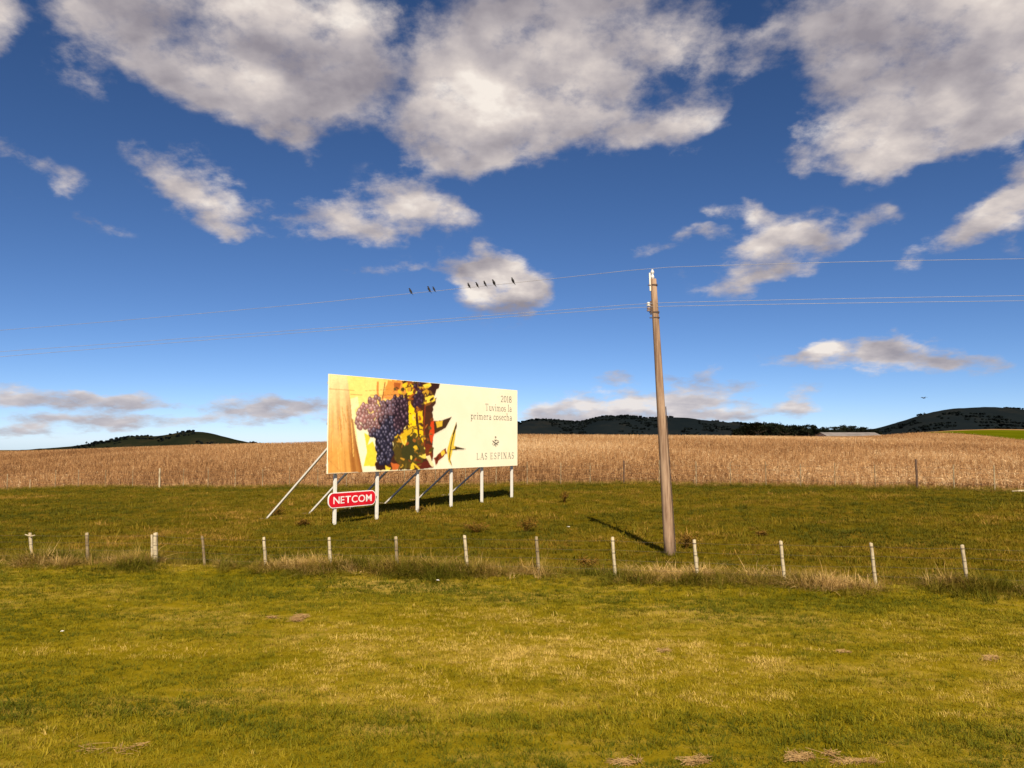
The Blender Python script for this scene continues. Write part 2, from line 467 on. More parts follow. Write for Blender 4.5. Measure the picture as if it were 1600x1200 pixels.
M['post_grey'] = mat_worn('grey_fence_post', (0.34, 0.27, 0.16), (0.17, 0.12, 0.06), 7, 0.9, 0.15, (1, 1, 0.35), bump=0.3)
M['post_dark'] = mat_worn('dark_fence_post', (0.075, 0.045, 0.030), (0.13, 0.08, 0.05), 7, 0.9, 0.15)
M['bird'] = mat_worn('dark_plumage', (0.010, 0.009, 0.010), (0.022, 0.019, 0.018), 20, 0.7, 0.3)
M['far_wood'] = mat_worn('shaded_distant_wood', (0.0065, 0.0098, 0.0105), (0.0105, 0.0135, 0.0125), 0.02, 0.9, 0.0)  # matched to the hills, so their cloud shade is in the colour too
M['bark'] = mat_worn('tree_bark', (0.035, 0.025, 0.018), (0.06, 0.045, 0.03), 4, 0.9, 0.1)
M['crown'] = mat_worn('dark_foliage', (0.004, 0.007, 0.003), (0.010, 0.013, 0.004), 0.8, 0.85, 0.1)
M['shed_wall'] = mat_worn('shed_wall', (0.42, 0.36, 0.30), (0.33, 0.28, 0.23), 0.5, 0.8, 0.2)
M['shed_roof'] = mat_worn('shed_roof_sheet', (0.22, 0.19, 0.17), (0.16, 0.14, 0.12), 0.4, 0.6, 0.4)
M['red_sign'] = mat_worn('red_enamel', (0.60, 0.008, 0.020), (0.54, 0.007, 0.016), 3, 0.45, 0.3)
M['sign_white'] = mat_worn('white_enamel', (0.82, 0.76, 0.72), (0.78, 0.70, 0.66), 3, 0.5, 0.3)
M['ink'] = mat_worn('dark_print_ink', (0.085, 0.078, 0.065), (0.11, 0.10, 0.085), 6, 0.6, 0.2)
M['straw'] = mat_worn('dry_straw', (0.42, 0.27, 0.11), (0.28, 0.16, 0.06), 9, 0.9, 0.1)
M['scrap'] = mat_worn('pale_scrap', (0.75, 0.72, 0.64), (0.6, 0.56, 0.48), 9, 0.8, 0.2)
M['weed'] = mat_worn('brown_weed', (0.21, 0.105, 0.016), (0.105, 0.062, 0.008), 3.5, 0.9, 0.1)
M['grass_verge'] = mat_leaf('mown_grass', [(0.0, (0.085, 0.090, 0.001)), (0.35, (0.185, 0.158, 0.002)), (0.7, (0.33, 0.240, 0.012)), (1.0, (0.60, 0.42, 0.110))])
M['grass_pasture'] = mat_leaf('pasture_grass', [(0.0, (0.066, 0.068, 0.001)), (0.45, (0.148, 0.118, 0.002)), (0.8, (0.235, 0.150, 0.009)), (1.0, (0.38, 0.22, 0.042))])
M['grass_tall'] = mat_leaf('tall_dry_grass', [(0.0, (0.105, 0.100, 0.003)), (0.35, (0.20, 0.150, 0.010)), (0.7, (0.33, 0.205, 0.050)), (1.0, (0.60, 0.40, 0.15))])
M['maize'] = mat_leaf('dry_maize', [(0.0, (0.17, 0.078, 0.028)), (0.4, (0.43, 0.232, 0.094)), (0.8, (0.66, 0.42, 0.195)), (1.0, (0.82, 0.62, 0.36))])

# ------------------------------------------------------------------ terrain
def fence_near(X):
    return 20.66 - 0.158 * np.clip(X, -70, 70)

def fence_far(X):
    return 51.3 - 0.318 * np.clip(X, -70, 70)

T_TAB = np.array([-1.5, -.66, -.57, -.207, 0.0, .145, .52, .66, 1.5])
ZF_TAB = np.array([-1.6, -.60, -.17, .30, .68, .82, .87, .82, .4])
TC_TAB = np.array([-1.5, -.66, -.57, -.41, -.24, .01, .25, .41, .54, .66, 1.5])
ZC_TAB = np.array([-1.0, .55, 1.1, 2.2, 2.95, 4.55, 4.30, 4.0, 3.7, 3.2, 2.0])
CREST = 170.0

def sstep(a, b, x):
    t = np.clip((x - a) / (b - a), 0, 1); return t * t * (3 - 2 * t)

def ground_z(X, Y, micro=True):
    X = np.asarray(X, float); Y = np.asarray(Y, float)
    yn = fence_near(X); yf = fence_far(X)
    t = X / np.maximum(Y, 12.0)
    tf = X / np.maximum(yf, 10.0)
    zf = np.interp(tf, T_TAB, ZF_TAB)
    # paddock: rises most in its first half
    s = np.clip((Y - yn) / (yf - yn), 0, 1)
    zp = zf * (1 - (1 - s) ** 1.55)
    # crop field up to its brow
    zc = np.interp(t, TC_TAB, ZC_TAB)
    zf2 = np.interp(t, T_TAB, ZF_TAB)
    s2 = np.clip((Y - yf) / (CREST - yf), 0, 1)
    zcrop = zf2 + (zc - zf2) * (1 - (1 - s2) ** 1.5)
    over = np.maximum(Y - CREST, 0)
    zcrop = zcrop - 5.0 * (1 - np.exp(-(over / 150.0) ** 2)) - 0.012 * np.maximum(Y - 420, 0)
    zcrop = zcrop + sstep(.30, .64, t) * 7.2 * sstep(165, 310, Y)
    z = np.where(Y < yn, 0.0, np.where(Y < yf, zp, zcrop))
    # roadside: gentle dip then up to the road shoulder
    z = z + 0.10 * sstep(11, 6, Y) * (Y < yn)
    if micro:
        a = np.where(Y < yn - .5, 0.045, 0.10) * (Y < 90)
        z = z + a * (fbm(X * .45, Y * .45, 3) - .5) * 2 * np.where(Y < yn, 1.0, np.clip(1 + (yf - Y) / 20, 0.3, 1))
        ridge = np.exp(-((Y - yn + .35) / .8) ** 2)
        z = z + 0.10 * ridge * (0.4 + fbm(X * .6, Y * .6, 9))
    return z

def gz(x, y):
    return float(ground_z(np.array([x]), np.array([y]))[0])

def axis(lo, hi, core_lo, core_hi, step, growth=1.13):
    a = list(np.arange(core_lo, core_hi + 1e-6, step))
    d = step; v = core_hi
    while v < hi:
        d *= growth; v += d; a.append(min(v, hi))
    d = step; v = core_lo; pre = []
    while v > lo:
        d *= growth; v -= d; pre.append(max(v, lo))
    return np.array(pre[::-1] + a)

XS = axis(-6000, 6000, -60, 60, 0.75)

def sheet(name, y_of, mat):
    """y_of: list of functions of X giving each row's depth"""
    rows = [np.broadcast_to(f(XS), XS.shape) for f in y_of]
    Yg = np.stack(rows); Xg = np.broadcast_to(XS, Yg.shape)
    Zg = ground_z(Xg, Yg)
    nr, nc = Yg.shape
    me = bpy.data.meshes.new(name)
    co = np.stack([Xg, Yg, Zg], -1).reshape(-1, 3).astype(np.float32)
    idx = np.arange(nr * nc).reshape(nr, nc)
    q = np.stack([idx[:-1, :-1], idx[:-1, 1:], idx[1:, 1:], idx[1:, :-1]], -1).reshape(-1, 4)
    me.vertices.add(len(co)); me.vertices.foreach_set('co', co.ravel())
    me.loops.add(q.size); me.loops.foreach_set('vertex_index', q.ravel().astype(np.int32))
    me.polygons.add(len(q)); me.polygons.foreach_set('loop_start', np.arange(0, q.size, 4, dtype=np.int32))
    me.polygons.foreach_set('loop_total', np.full(len(q), 4, np.int32))
    me.update(); me.validate()
    shade_smooth(me)
    o = link_mesh(name, me, mat)
    o['kind'] = 'structure'
    return o

def lerp_rows(fa, fb, n, power=1.0):
    return [(lambda X, k=k: fa(X) + (fb(X) - fa(X)) * (k / n) ** power) for k in range(n + 1)]

sheet('verge', lerp_rows(lambda X: 0 * X - 400.0, lambda X: 0 * X + 3.0, 20, 0.3) + lerp_rows(lambda X: 0 * X + 3.0, fence_near, 40)[1:], M['verge'])
sheet('pasture', lerp_rows(fence_near, fence_far, 55), M['pasture'])
sheet('crop_field', lerp_rows(fence_far, lambda X: 0 * X + 320.0, 90, 1.5), M['crop'])
sheet('ground', lerp_rows(lambda X: 0 * X + 320.0, lambda X: 0 * X + 7000.0, 60, 2.0), M['plain'])

# strip of green pasture on the brow at the right
def patch(name, t0, t1, fy0, fy1, mat, lift=0.06):
    V, Fc = [], []
    n, m = 40, 14
    for i in range(n + 1):
        t = t0 + (t1 - t0) * i / n
        for j in range(m + 1):
            Y = fy0(t) + (fy1(t) - fy0(t)) * j / m
            V.append((t * Y, Y, gz(t * Y, Y) + lift))
    for i in range(n):
        for j in range(m):
            a = i * (m + 1) + j
            Fc.append((a, a + m + 1, a + m + 2, a + 1))
    o = link_mesh(name, mesh_py(name, V, Fc, True), mat)
    o['kind'] = 'structure'
    return o

GF0 = lambda t: 255 - (t - .53) * 520
GF1 = lambda t: 258 + (t - .53) * 20
patch('green_field', .53, .80, GF0, GF1, M['green_field'])

# hills: skyline heights measured in the photograph, put at their distance
def hill(name, prof, dist, depth, mat, seed, rough=3.0, step=14.0):
    px = np.array([p[0] for p in prof], float); py = np.array([p[1] for p in prof], float)
    us = np.arange(px[0], px[-1] + .1, step / dist * F)
    row = np.interp(us, px, py)
    k = np.ones(5) / 5; row = np.convolve(np.pad(row, 2, 'edge'), k, 'valid')
    X = (us - 800) / F * dist
    top = CH + (688 - row) / F * dist
    base = -60.0
    vs = np.linspace(-1, 1, 41)
    V = []
    for v in vs:
        Yv = dist + v * depth
        shape = np.cos(v * math.pi / 2) ** 1.15 if abs(v) < 1 else 0.0
        sp = 1 + v * depth / dist
        n = (fbm(X * .02 + 50, np.full_like(X, v * depth * .02), seed, 5) - .5)
        spur = (fbm(X * .004 + 9, np.full_like(X, v * 2.5), seed + 3, 3) - .5) * 0.5 * (1 - abs(v)) * abs(v) * 4
        Z = base + (top - base) * max(shape, 0) * (1 + spur * .35) + n * rough * 2 * (0.3 + shape)
        for a, z in zip(X * sp, Z): V.append((a, Yv, z))
    nc = len(X); Fc = []
    for j in range(len(vs) - 1):
        for i in range(nc - 1):
            a = j * nc + i
            Fc.append((a, a + 1, a + nc + 1, a + nc))
    o = link_mesh(name, mesh_py(name, V, Fc, True), mat)
    o['kind'] = 'structure'
    return np.array(V).reshape(len(vs), nc, 3)

HL = hill('hill', [(-500, 720), (-250, 712), (-100, 707), (0, 704.5), (40, 702.5), (100, 699), (135, 694), (180, 687), (210, 681), (250, 683), (268, 678), (285, 674), (305, 673), (330, 676), (360, 685), (395, 693), (450, 697), (560, 705)], 2400, 420, M['hill_left'], 5, 2.2)
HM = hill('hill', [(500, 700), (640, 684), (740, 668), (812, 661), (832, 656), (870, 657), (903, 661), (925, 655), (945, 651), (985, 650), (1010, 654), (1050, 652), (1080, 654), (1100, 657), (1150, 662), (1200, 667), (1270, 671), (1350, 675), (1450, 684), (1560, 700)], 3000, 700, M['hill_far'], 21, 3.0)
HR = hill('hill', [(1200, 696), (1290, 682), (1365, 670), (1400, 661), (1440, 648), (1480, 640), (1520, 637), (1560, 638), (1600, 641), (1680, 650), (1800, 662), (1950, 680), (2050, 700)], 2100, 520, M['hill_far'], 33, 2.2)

# ------------------------------------------------------------------ scattering (uncountable growth only)
def scatter(name, pts, rot, scl, idx, tint, protos, label, cat):
    me = bpy.data.meshes.new(name)
    n = len(pts)
    me.vertices.add(n); me.vertices.foreach_set('co', np.asarray(pts, np.float32).ravel())
    for nm, typ, arr, key in (('rot', 'FLOAT_VECTOR', rot, 'vector'), ('scl', 'FLOAT', scl, 'value'), ('idx', 'INT', idx, 'value'), ('tint', 'FLOAT', tint, 'value')):
        at_ = me.attributes.new(nm, typ, 'POINT')
        at_.data.foreach_set(key, np.asarray(arr, np.int32 if typ == 'INT' else np.float32).ravel())
    me.update()
    o = link_mesh(name, me)
    ng = bpy.data.node_groups.new(name, 'GeometryNodeTree')
    ng.interface.new_socket('Geometry', in_out='INPUT', socket_type='NodeSocketGeometry')
    ng.interface.new_socket('Geometry', in_out='OUTPUT', socket_type='NodeSocketGeometry')
    N = ng.nodes; Lk = ng.links
    gi = N.new('NodeGroupInput'); go = N.new('NodeGroupOutput')
    iop = N.new('GeometryNodeInstanceOnPoints')
    jn = N.new('GeometryNodeJoinGeometry')
    for pm in protos:
        po = bpy.data.objects.new(name + '_blade', pm)
        oi = N.new('GeometryNodeObjectInfo'); oi.inputs['Object'].default_value = po
        oi.inputs['As Instance'].default_value = True
        Lk.new(oi.outputs['Geometry'], jn.inputs[0])
    def named(nm, typ):
        a = N.new('GeometryNodeInputNamedAttribute'); a.data_type = typ; a.inputs['Name'].default_value = nm
        return a.outputs['Attribute']
    Lk.new(gi.outputs[0], iop.inputs['Points'])
    Lk.new(jn.outputs[0], iop.inputs['Instance'])
    iop.inputs['Pick Instance'].default_value = True
    Lk.new(named('idx', 'INT'), iop.inputs['Instance Index'])
    e2r = N.new('FunctionNodeEulerToRotation')
    Lk.new(named('rot', 'FLOAT_VECTOR'), e2r.inputs[0]); Lk.new(e2r.outputs[0], iop.inputs['Rotation'])
    Lk.new(named('scl', 'FLOAT'), iop.inputs['Scale'])
    Lk.new(iop.outputs[0], go.inputs[0])
    md = o.modifiers.new('growth', 'NODES'); md.node_group = ng
    tag(o, label, cat, kind='stuff')
    return o

def blade(base, ang, height, lean, width, segs=2, droop=0.0):
    """one tapering grass blade"""
    d = Vector((math.cos(ang), math.sin(ang), 0)); s = Vector((-d.y, d.x, 0))
    V, Fc = [], []
    for i in range(segs + 1):
        u = i / segs
        c = Vector(base) + d * (lean * u ** 1.6) + Vector((0, 0, height * (u - droop * u ** 3)))
        wd = width * (1 - u) ** 0.7
        if i < segs:
            V += [c - s * wd / 2, c + s * wd / 2]
        else:
            V.append(c)
    for i in range(segs - 1):
        a = 2 * i; Fc.append((a, a + 1, a + 3, a + 2))
    a = 2 * (segs - 1); Fc.append((a, a + 1, a + 2))
    return V, Fc

def tuft(name, mat, n, rad, h, lean, w, segs=2, droop=0.0, seed=0):
    rd = random.Random(seed)
    parts = []
    for k in range(n):
        a = rd.uniform(0, 2 * math.pi); r = rad * rd.random() ** 0.5
        parts.append(blade((r * math.cos(a), r * math.sin(a), -0.01), a + rd.uniform(-1.2, 1.2), h * rd.uniform(.45, 1.1), lean * rd.uniform(.2, 1.3), w * rd.uniform(.7, 1.3), segs, droop * rd.random()))
    me = mesh_py(name, *merge(parts))
    me.materials.append(mat)
    return me

def rand_pts(n, y0f, y1f, tmax, pad, dens_pow=0.0):
    """points spread over the part of a sheet the place shows"""
    Y0, Y1 = y0f, y1f
    out = []
    while sum(len(a) for a in out) < n:
        m = n * 2
        Y = rng.uniform(Y0, Y1, m)
        w = tmax * Y + pad
        keep = rng.random(m) < (w / (tmax * Y1 + pad)) * (Y0 / Y) ** dens_pow
        Y = Y[keep]; X = rng.uniform(-1, 1, len(Y)) * (tmax * Y + pad)
        out.append(np.stack([X, Y], -1))
    return np.concatenate(out)[:n]

# mown verge
P_ = rand_pts(84000, 7.4, 24.5, .70, 1.6, .55)
P_ = P_[P_[:, 1] < fence_near(P_[:, 0]) - .15]
X, Y = P_.T
bare = fbm(X * .55 + 11, Y * 1.1, 44, 3) + .35 * fbm(X * 2.6, Y * 3.4, 45, 2)
P_ = P_[(bare < .84) | (rng.random(len(X)) < .5)]
X, Y = P_.T
patchy = fbm(X * .16 + 3, Y * .36, 40, 3) * .50 + fbm(X * .7, Y * 1.1, 42, 3) * .28 + fbm(X * 2.2, Y * 2.8, 41, 2) * .22
band = np.exp(-((Y - fence_near(X) + 2.2) / 2.0) ** 2)             # greener near the fence
wheel = np.exp(-((Y - (10.2 - .10 * X + .3 * np.sin(X * .4))) / .7) ** 2) * .5          # lusher strip in the shallow dip
dryr = np.exp(-((Y - 12.6) / 2.2) ** 2) * (.55 + .45 * sstep(-5, 4, X))               # dry sweep across the middle of the verge
tint = np.clip((patchy - .36) * 2.5 + .20 * dryr + .30 * np.exp(-((Y - 14.4 + .176 * (X - .6)) / .10) ** 2) * ((X > -1) & (X < 7)) - .24 * band - .40 * wheel + rng.normal(0, .17, len(X)), 0, 1)
V_PROTO = [tuft('verge_tuft', M['grass_verge'], 15, .075, .060, .05, .0075, 2, .4, s) for s in range(3)] + [tuft('verge_tuft', M['grass_verge'], 9, .06, .105, .09, .007, 3, .6, 9)]
scatter('mown_grass', np.stack([X, Y, ground_z(X, Y)], -1), np.stack([rng.normal(0, .12, len(X)), rng.normal(0, .12, len(X)), rng.uniform(0, 6.28, len(X))], -1),
        rng.uniform(.45, 1.3, len(X)) * (1 + .5 * wheel + .3 * band) * np.where(rng.random(len(X)) < .02, 1.7, 1.0), rng.integers(0, 4, len(X)), tint, V_PROTO, 'short mown olive grass covering the roadside verge', 'grass')

# rough paddock
P_ = rand_pts(70000, 18.0, 66.0, .70, 3.0, .7)
m_ = (P_[:, 1] > fence_near(P_[:, 0]) + .1) & (P_[:, 1] < fence_far(P_[:, 0]) - .1)
X, Y = P_[m_].T
patchy = fbm(X * .16 + 30, Y * .3, 50, 4) * .6 + fbm(X * .9, Y * 1.1, 51, 3) * .4
near = np.exp(-np.maximum(Y - fence_near(X), 0) / 5.0)
tint = np.clip((patchy - .33) * 2.1 + .20 * near + rng.normal(0, .18, len(X)), 0, 1)
P_PROTO = [tuft('pasture_tuft', M['grass_pasture'], 16, .13, .13, .11, .013, 2, .5, 20 + s) for s in range(4)]
scatter('pasture_grass', np.stack([X, Y, ground_z(X, Y)], -1), np.stack([rng.normal(0, .12, len(X)), rng.normal(0, .12, len(X)), rng.uniform(0, 6.28, len(X))], -1),
        rng.uniform(.6, 1.5, len(X)) * (0.7 + .6 * patchy) * np.where(rng.random(len(X)) < .035, 1.8, 1.0), rng.integers(0, 4, len(X)), tint, P_PROTO, 'rough dark green pasture grass between the two fences', 'grass')

# uncut growth under the roadside fence
n = 20000
X = rng.uniform(-20, 19, n); off = rng.normal(-.12, .62, n)
clump = fbm(X * .75, off * .8 + 4, 60, 3)
keep = rng.random(n) < np.clip((clump - .37) * 3.0, .05, 1) * np.exp(-(off / 1.0) ** 2)
X = X[keep]; off = off[keep]; Y = fence_near(X) + off; clump = clump[keep]
dry = fbm(X * .5 + 7, off * 1.5, 61, 3)
green = off < -.80
tint = np.clip((dry - .33) * 2.4 + rng.normal(0, .22, len(X)), 0, 1); tint = np.where(green, tint * .5, tint)
T_PROTO = [tuft('tall_tuft', M['grass_tall'], 20, .10, .34, .24, .010, 3, .55, 40 + s) for s in range(4)] + [tuft('straw_tuft', M['grass_tall'], 18, .16, .20, .50, .011, 3, .9, 50 + s) for s in range(4)]
scatter('tall_grass', np.stack([X, Y, ground_z(X, Y)], -1), np.stack([rng.normal(0, .2, len(X)), rng.normal(0, .2, len(X)), rng.uniform(0, 6.28, len(X))], -1),
        np.clip(rng.uniform(.45, 1.25, len(X)) * (.38 + 1.25 * clump), .25, 1.5) * np.where(rng.random(len(X)) < .06, 1.35, 1.0), rng.integers(0, 8, len(X)), tint, T_PROTO, 'long uncut straw and weeds growing along the roadside fence line', 'grass')

# lone dry stalks and a ragged grass edge along the crop
n = 5200
X = rng.uniform(-48, 36, n); Y = fence_far(X) + rng.normal(.1, .35, n)
tint = np.clip(rng.normal(.42, .22, n), 0, 1)
scatter('field_edge_grass', np.stack([X, Y, ground_z(X, Y)], -1), np.stack([rng.normal(0, .2, n), rng.normal(0, .2, n), rng.uniform(0, 6.28, n)], -1),
        rng.uniform(.5, 1.2, n), rng.integers(0, 8, n), tint, T_PROTO, 'ragged brownish grass edge between pasture and crop field', 'grass')

# dry maize
def maize(seed):
    rd = random.Random(seed)
    lean = Vector((rd.uniform(-.25, .25), rd.uniform(-.25, .25), 0))
    parts = [tube([(0, 0, -.03), lean * .3 + Vector((0, 0, .35)), lean + Vector((0, 0, .66))], [.014, .012, .006], 4, False)]
    for k in range(9):
        a = rd.uniform(0, 6.28); z = rd.uniform(.05, .62)
        parts.append(blade(lean * (z / .66) ** 1.5 + Vector((0, 0, z)), a, rd.uniform(-.10, .20), rd.uniform(.15, .40), rd.uniform(.05, .085), 3, rd.uniform(.3, 2.2)))
    me = mesh_py('maize_plant', *merge(parts)); me.materials.append(M['maize'])
    return me
n = 150000
Y = 44 + (260 - 44) * rng.random(n) ** 1.35
X = rng.uniform(-1, 1, n) * (.71 * Y + 4)
m_ = (Y > fence_far(X) + .55) & ~((X / Y > .53) & (Y > GF0(X / Y) - 2))
X = X[m_]; Y = Y[m_]; n = len(X)
patchy = fbm(X * .035, Y * .02, 70, 3)
side = sstep(-.05, -.6, X / Y)  # cloud shade over the far left of the field, put into the tint
tint = np.clip(.50 + (patchy - .5) * 1.1 - .30 * side * sstep(68, 95, Y) + rng.normal(0, .27, n), 0, 1)
scatter('dry_maize_crop', np.stack([X, Y, ground_z(X, Y)], -1), np.stack([rng.normal(0, .1, n), rng.normal(0, .1, n), rng.uniform(0, 6.28, n)], -1),
        rng.uniform(.45, .85, n), rng.integers(0, 5, n), tint, [maize(80 + s) for s in range(5)], 'dry golden brown maize crop filling the field behind', 'crop')

# woods on the hills: reads as one dark mass
def clump_mesh(name, seed, mat):
    rd = random.Random(seed); V, Fc = [], []
    for k in range(70):
        d = Vector((rd.gauss(0, 1), rd.gauss(0, 1), rd.gauss(0, .8))).normalized() * rd.uniform(.55, 1.0)
        c = Vector((d.x, d.y, .7 + d.z * .7))
        u = Vector((rd.gauss(0, 1), rd.gauss(0, 1), rd.gauss(0, 1))).normalized() * .38
        v = u.orthogonal().normalized() * .34
        o = len(V); V += [c - u, c + v, c + u, c - v]; Fc.append((o, o + 1, o + 2, o + 3))
    me = mesh_py(name, V, Fc); me.materials.append(mat)
    return me
W_PROTO = [clump_mesh('wood_clump', 300 + s, M['far_wood']) for s in range(3)]
def hill_wood(H, n, seed, size, keepf, label):
    r2 = np.random.default_rng(seed)
    nv, nc, _ = H.shape
    vi = r2.integers(4, 22, n); ui = r2.integers(0, nc - 1, n)
    k = keepf(H[vi, ui], vi)
    vi = vi[k]; ui = ui[k]
    f = r2.random((len(vi), 1))
    pts = H[vi, ui] * f + H[vi, ui + 1] * (1 - f) + np.stack([r2.normal(0, 4, len(vi)), r2.normal(0, 8, len(vi)), r2.uniform(-1.5, -.5, len(vi))], -1)
    n = len(pts)
    scatter('hill_wood', pts, np.stack([np.zeros(n), np.zeros(n), r2.uniform(0, 6.28, n)], -1), size * r2.uniform(.6, 1.3, n), r2.integers(0, 3, n), r2.random(n), W_PROTO, label, 'wood')
hill_wood(HL, 5000, 1, 3.6, lambda p, v: (fbm(p[:, 0] * .012, p[:, 1] * .012, 90, 3) > .50) & (p[:, 0] > -1330), 'dark scrubby wood on the flat-topped hill at the left')
hill_wood(HM, 6000, 2, 4.2, lambda p, v: fbm(p[:, 0] * .010, p[:, 1] * .010, 91, 3) > .52, 'dark wood on the long low hills behind the billboard')
hill_wood(HR, 9000, 3, 3.0, lambda p, v: fbm(p[:, 0] * .012, p[:, 1] * .012, 92, 3) > .60, 'dark wood on the broad rounded hill at the right')
# ------------------------------------------------------------------ far trees and shed
def make_tree(seed, style):
    """unit tree: trunk with limbs, crown of small leaf sprays; height about 1"""
    rd = random.Random(seed)
    limbs = []
    top = .78
    path = [(0, 0, -.06), (.008, 0, .15), (rd.uniform(-.02, .02), rd.uniform(-.02, .02), .40), (rd.uniform(-.04, .04), rd.uniform(-.03, .03), top)]
    limbs.append(tube(path, [.034, .026, .020, .008], 7))
    centres = []
    lo = {'round': .34, 'umbrella': .58, 'tall': .30}[style]
    for k in range(9):
        a = k * 2.4 + rd.uniform(-.4, .4); z = rd.uniform(lo - .06, top)
        wid = {'round': .26, 'umbrella': .36, 'tall': .17}[style] * rd.uniform(.6, 1.1) * (1.0 if style == 'umbrella' else (1.25 - z))
        e = (math.cos(a) * wid, math.sin(a) * wid, z + rd.uniform(.06, .16))
        limbs.append(tube([(0, 0, z - .04), (e[0] * .5, e[1] * .5, z + .03), e], [.012, .008, .004], 5))
        centres.append(e)
    centres.append((0, 0, .9)); centres.append((.03, .02, .72))
    V, Fc = [], []
    for c in centres:
        r = {'round': .16, 'umbrella': .15, 'tall': .12}[style] * rd.uniform(.75, 1.2)
        for q in range(62):
            d = Vector((rd.gauss(0, 1), rd.gauss(0, 1), rd.gauss(0, .75))).normalized() * r * rd.uniform(.35, 1.05)
            if style == 'umbrella': d.z *= .55
            p = Vector(c) + d
            p.z = min(p.z, .9 + rd.uniform(0, .1))
            u = Vector((rd.gauss(0, 1), rd.gauss(0, 1), rd.gauss(0, .6))).normalized() * rd.uniform(.022, .045)
            v = u.orthogonal().normalized() * rd.uniform(.014, .028)
            o = len(V); V += [p - u, p + v, p + u, p - v]; Fc.append((o, o + 1, o + 2, o + 3))
    tm = mesh_py('trunk', *merge(limbs), smooth=True); tm.materials.append(M['bark'])
    cm = mesh_py('crown', V, Fc); cm.materials.append(M['crown'])
    return tm, cm
TREES = {'round': [make_tree(s, 'round') for s in (1, 2, 3)], 'umbrella': [make_tree(s, 'umbrella') for s in (4, 5)], 'tall': [make_tree(s, 'tall') for s in (6, 7)]}
tx = np.array([1130, 1150, 1160, 1178, 1200, 1215, 1230, 1265, 1285, 1305, 1320, 1345, 1380]); ty = np.array([672, 668, 664, 659, 659, 660, 662, 662, 668, 665, 664, 666, 671])
rd = random.Random(5)
tree_specs = []
px = 1148.0
while px < 1372:
    style = rd.choice(['round', 'round', 'tall', 'umbrella']) if px < 1285 else rd.choice(['umbrella', 'umbrella', 'round'])
    tree_specs.append((px, float(np.interp(px, tx, ty)) + rd.uniform(-1.0, 2.6), style, rd.uniform(345, 400)))
    px += rd.uniform(4.2, 7.6)
TREE_LABEL = {'round': 'dark round-crowned tree in the far tree line beyond the maize field',
              'umbrella': 'dark flat-topped tree on a bare trunk in the far tree line',
              'tall': 'dark slender upright tree in the far tree line beyond the field'}
for px, row, style, Y in tree_specs:
    X = (px - 800) / F * Y
    zb = gz(X, Y); h = at(px, row, Y).z - zb
    t = empty('tree', (X, Y, zb), rd.uniform(0, 6.28))
    wdt = h * rd.uniform(.9, 1.25)
    t.scale = (wdt, wdt, h)
    end_ = {tree_specs[0][0]: 'leftmost dark tree of the far tree line, nearest the pole', tree_specs[-1][0]: 'rightmost dark tree of the far tree line, at the right hill'}.get(px)
    tag(t, end_ or TREE_LABEL[style], 'tree', 'trees in the far tree line, ' + style)
    tm, cm = rd.choice(TREES[style])
    link_mesh('trunk', tm, parent=t); link_mesh('crown', cm, parent=t)
for px, row, Y, lab in ((1444, 645, 2060, 'lone tiny tree on the slope of the right hill'), (135, 690, 2300, 'lone dark bush on the left skirt of the flat-topped hill')):
    p = at(px, row, Y)
    t = empty('tree', (p.x, p.y, p.z - 9), 0); t.scale = (11, 11, 10)
    tag(t, lab, 'tree'); tm, cm = TREES['round'][0]
    link_mesh('trunk', tm, parent=t); link_mesh('crown', cm, parent=t)

def farm_shed(px0, px1, row, Y, label):
    a = at(px0, row, Y); b = at(px1, row, Y)
    L = b.x - a.x; zr = a.z; W = 12.0; H = 3.2
    zb = zr - H - 1.3
    t = empty('farm_shed', (a.x, Y, zb)); tag(t, label, 'shed')
    V = [(0, 0, -2), (L, 0, -2), (L, W, -2), (0, W, -2), (0, 0, H), (L, 0, H), (L, W, H), (0, W, H), (0, W / 2, H + 1.25), (L, W / 2, H + 1.25)]
    link_mesh('wall', mesh_py('wall', V, [(0, 1, 5, 4), (1, 2, 6, 9, 5), (2, 3, 7, 6), (3, 0, 4, 8, 7)]), M['shed_wall'], t)
    for s in (0, 1):
        y0, y1 = (-.5, W / 2) if s == 0 else (W + .5, W / 2)
        V = [(-.5, y0, H - .05), (L + .5, y0, H - .05), (L + .5, y1, H + 1.35), (-.5, y1, H + 1.35)]
        V += [(x, y, z + .12) for x, y, z in V]
        link_mesh('roof', mesh_py('roof', V, [(0, 1, 2, 3), (4, 5, 6, 7), (0, 1, 5, 4), (1, 2, 6, 5), (2, 3, 7, 6), (3, 0, 4, 7)]), M['shed_roof'], t)
    for k in range(6):
        x = L * (k + .5) / 6
        link_mesh('door', mesh_py('door', *box_between((x, -.06, 0), (x, -.06, 2.4), 2.0, .08)), M['panel_back'], t)
farm_shed(1293, 1376, 676, 300, 'long low pale farm shed in front of the far tree line')

# ------------------------------------------------------------------ billboard
BL = Vector((-7.355, 31.0, 0)); BRt = Vector((.290, 41.3, 0))
BU = (BRt - BL).normalized(); BLEN = (BRt - BL).length
BN = Vector((BU.y, -BU.x, 0))             # front normal
BZ0, BZ1 = 2.262, 6.268
BANG = math.atan2(BU.y, BU.x)
def buv(px, py, back=0.0):
    """point of the photograph -> metres along the board, height above the world zero"""
    d = ray(px, py); o = Vector((0, 0, CH))
    Q = BL - BN * back
    k = (Q - o).dot(BN) / d.dot(BN)
    p = o + d * k
    return (p - BL).dot(BU), p.z
def zuv(zx, zy):                          # enlarged crop of the poster, 1 px = 1/4.444
    return buv(480 + zx / 4.4444, 560 + zy / 4.4444)

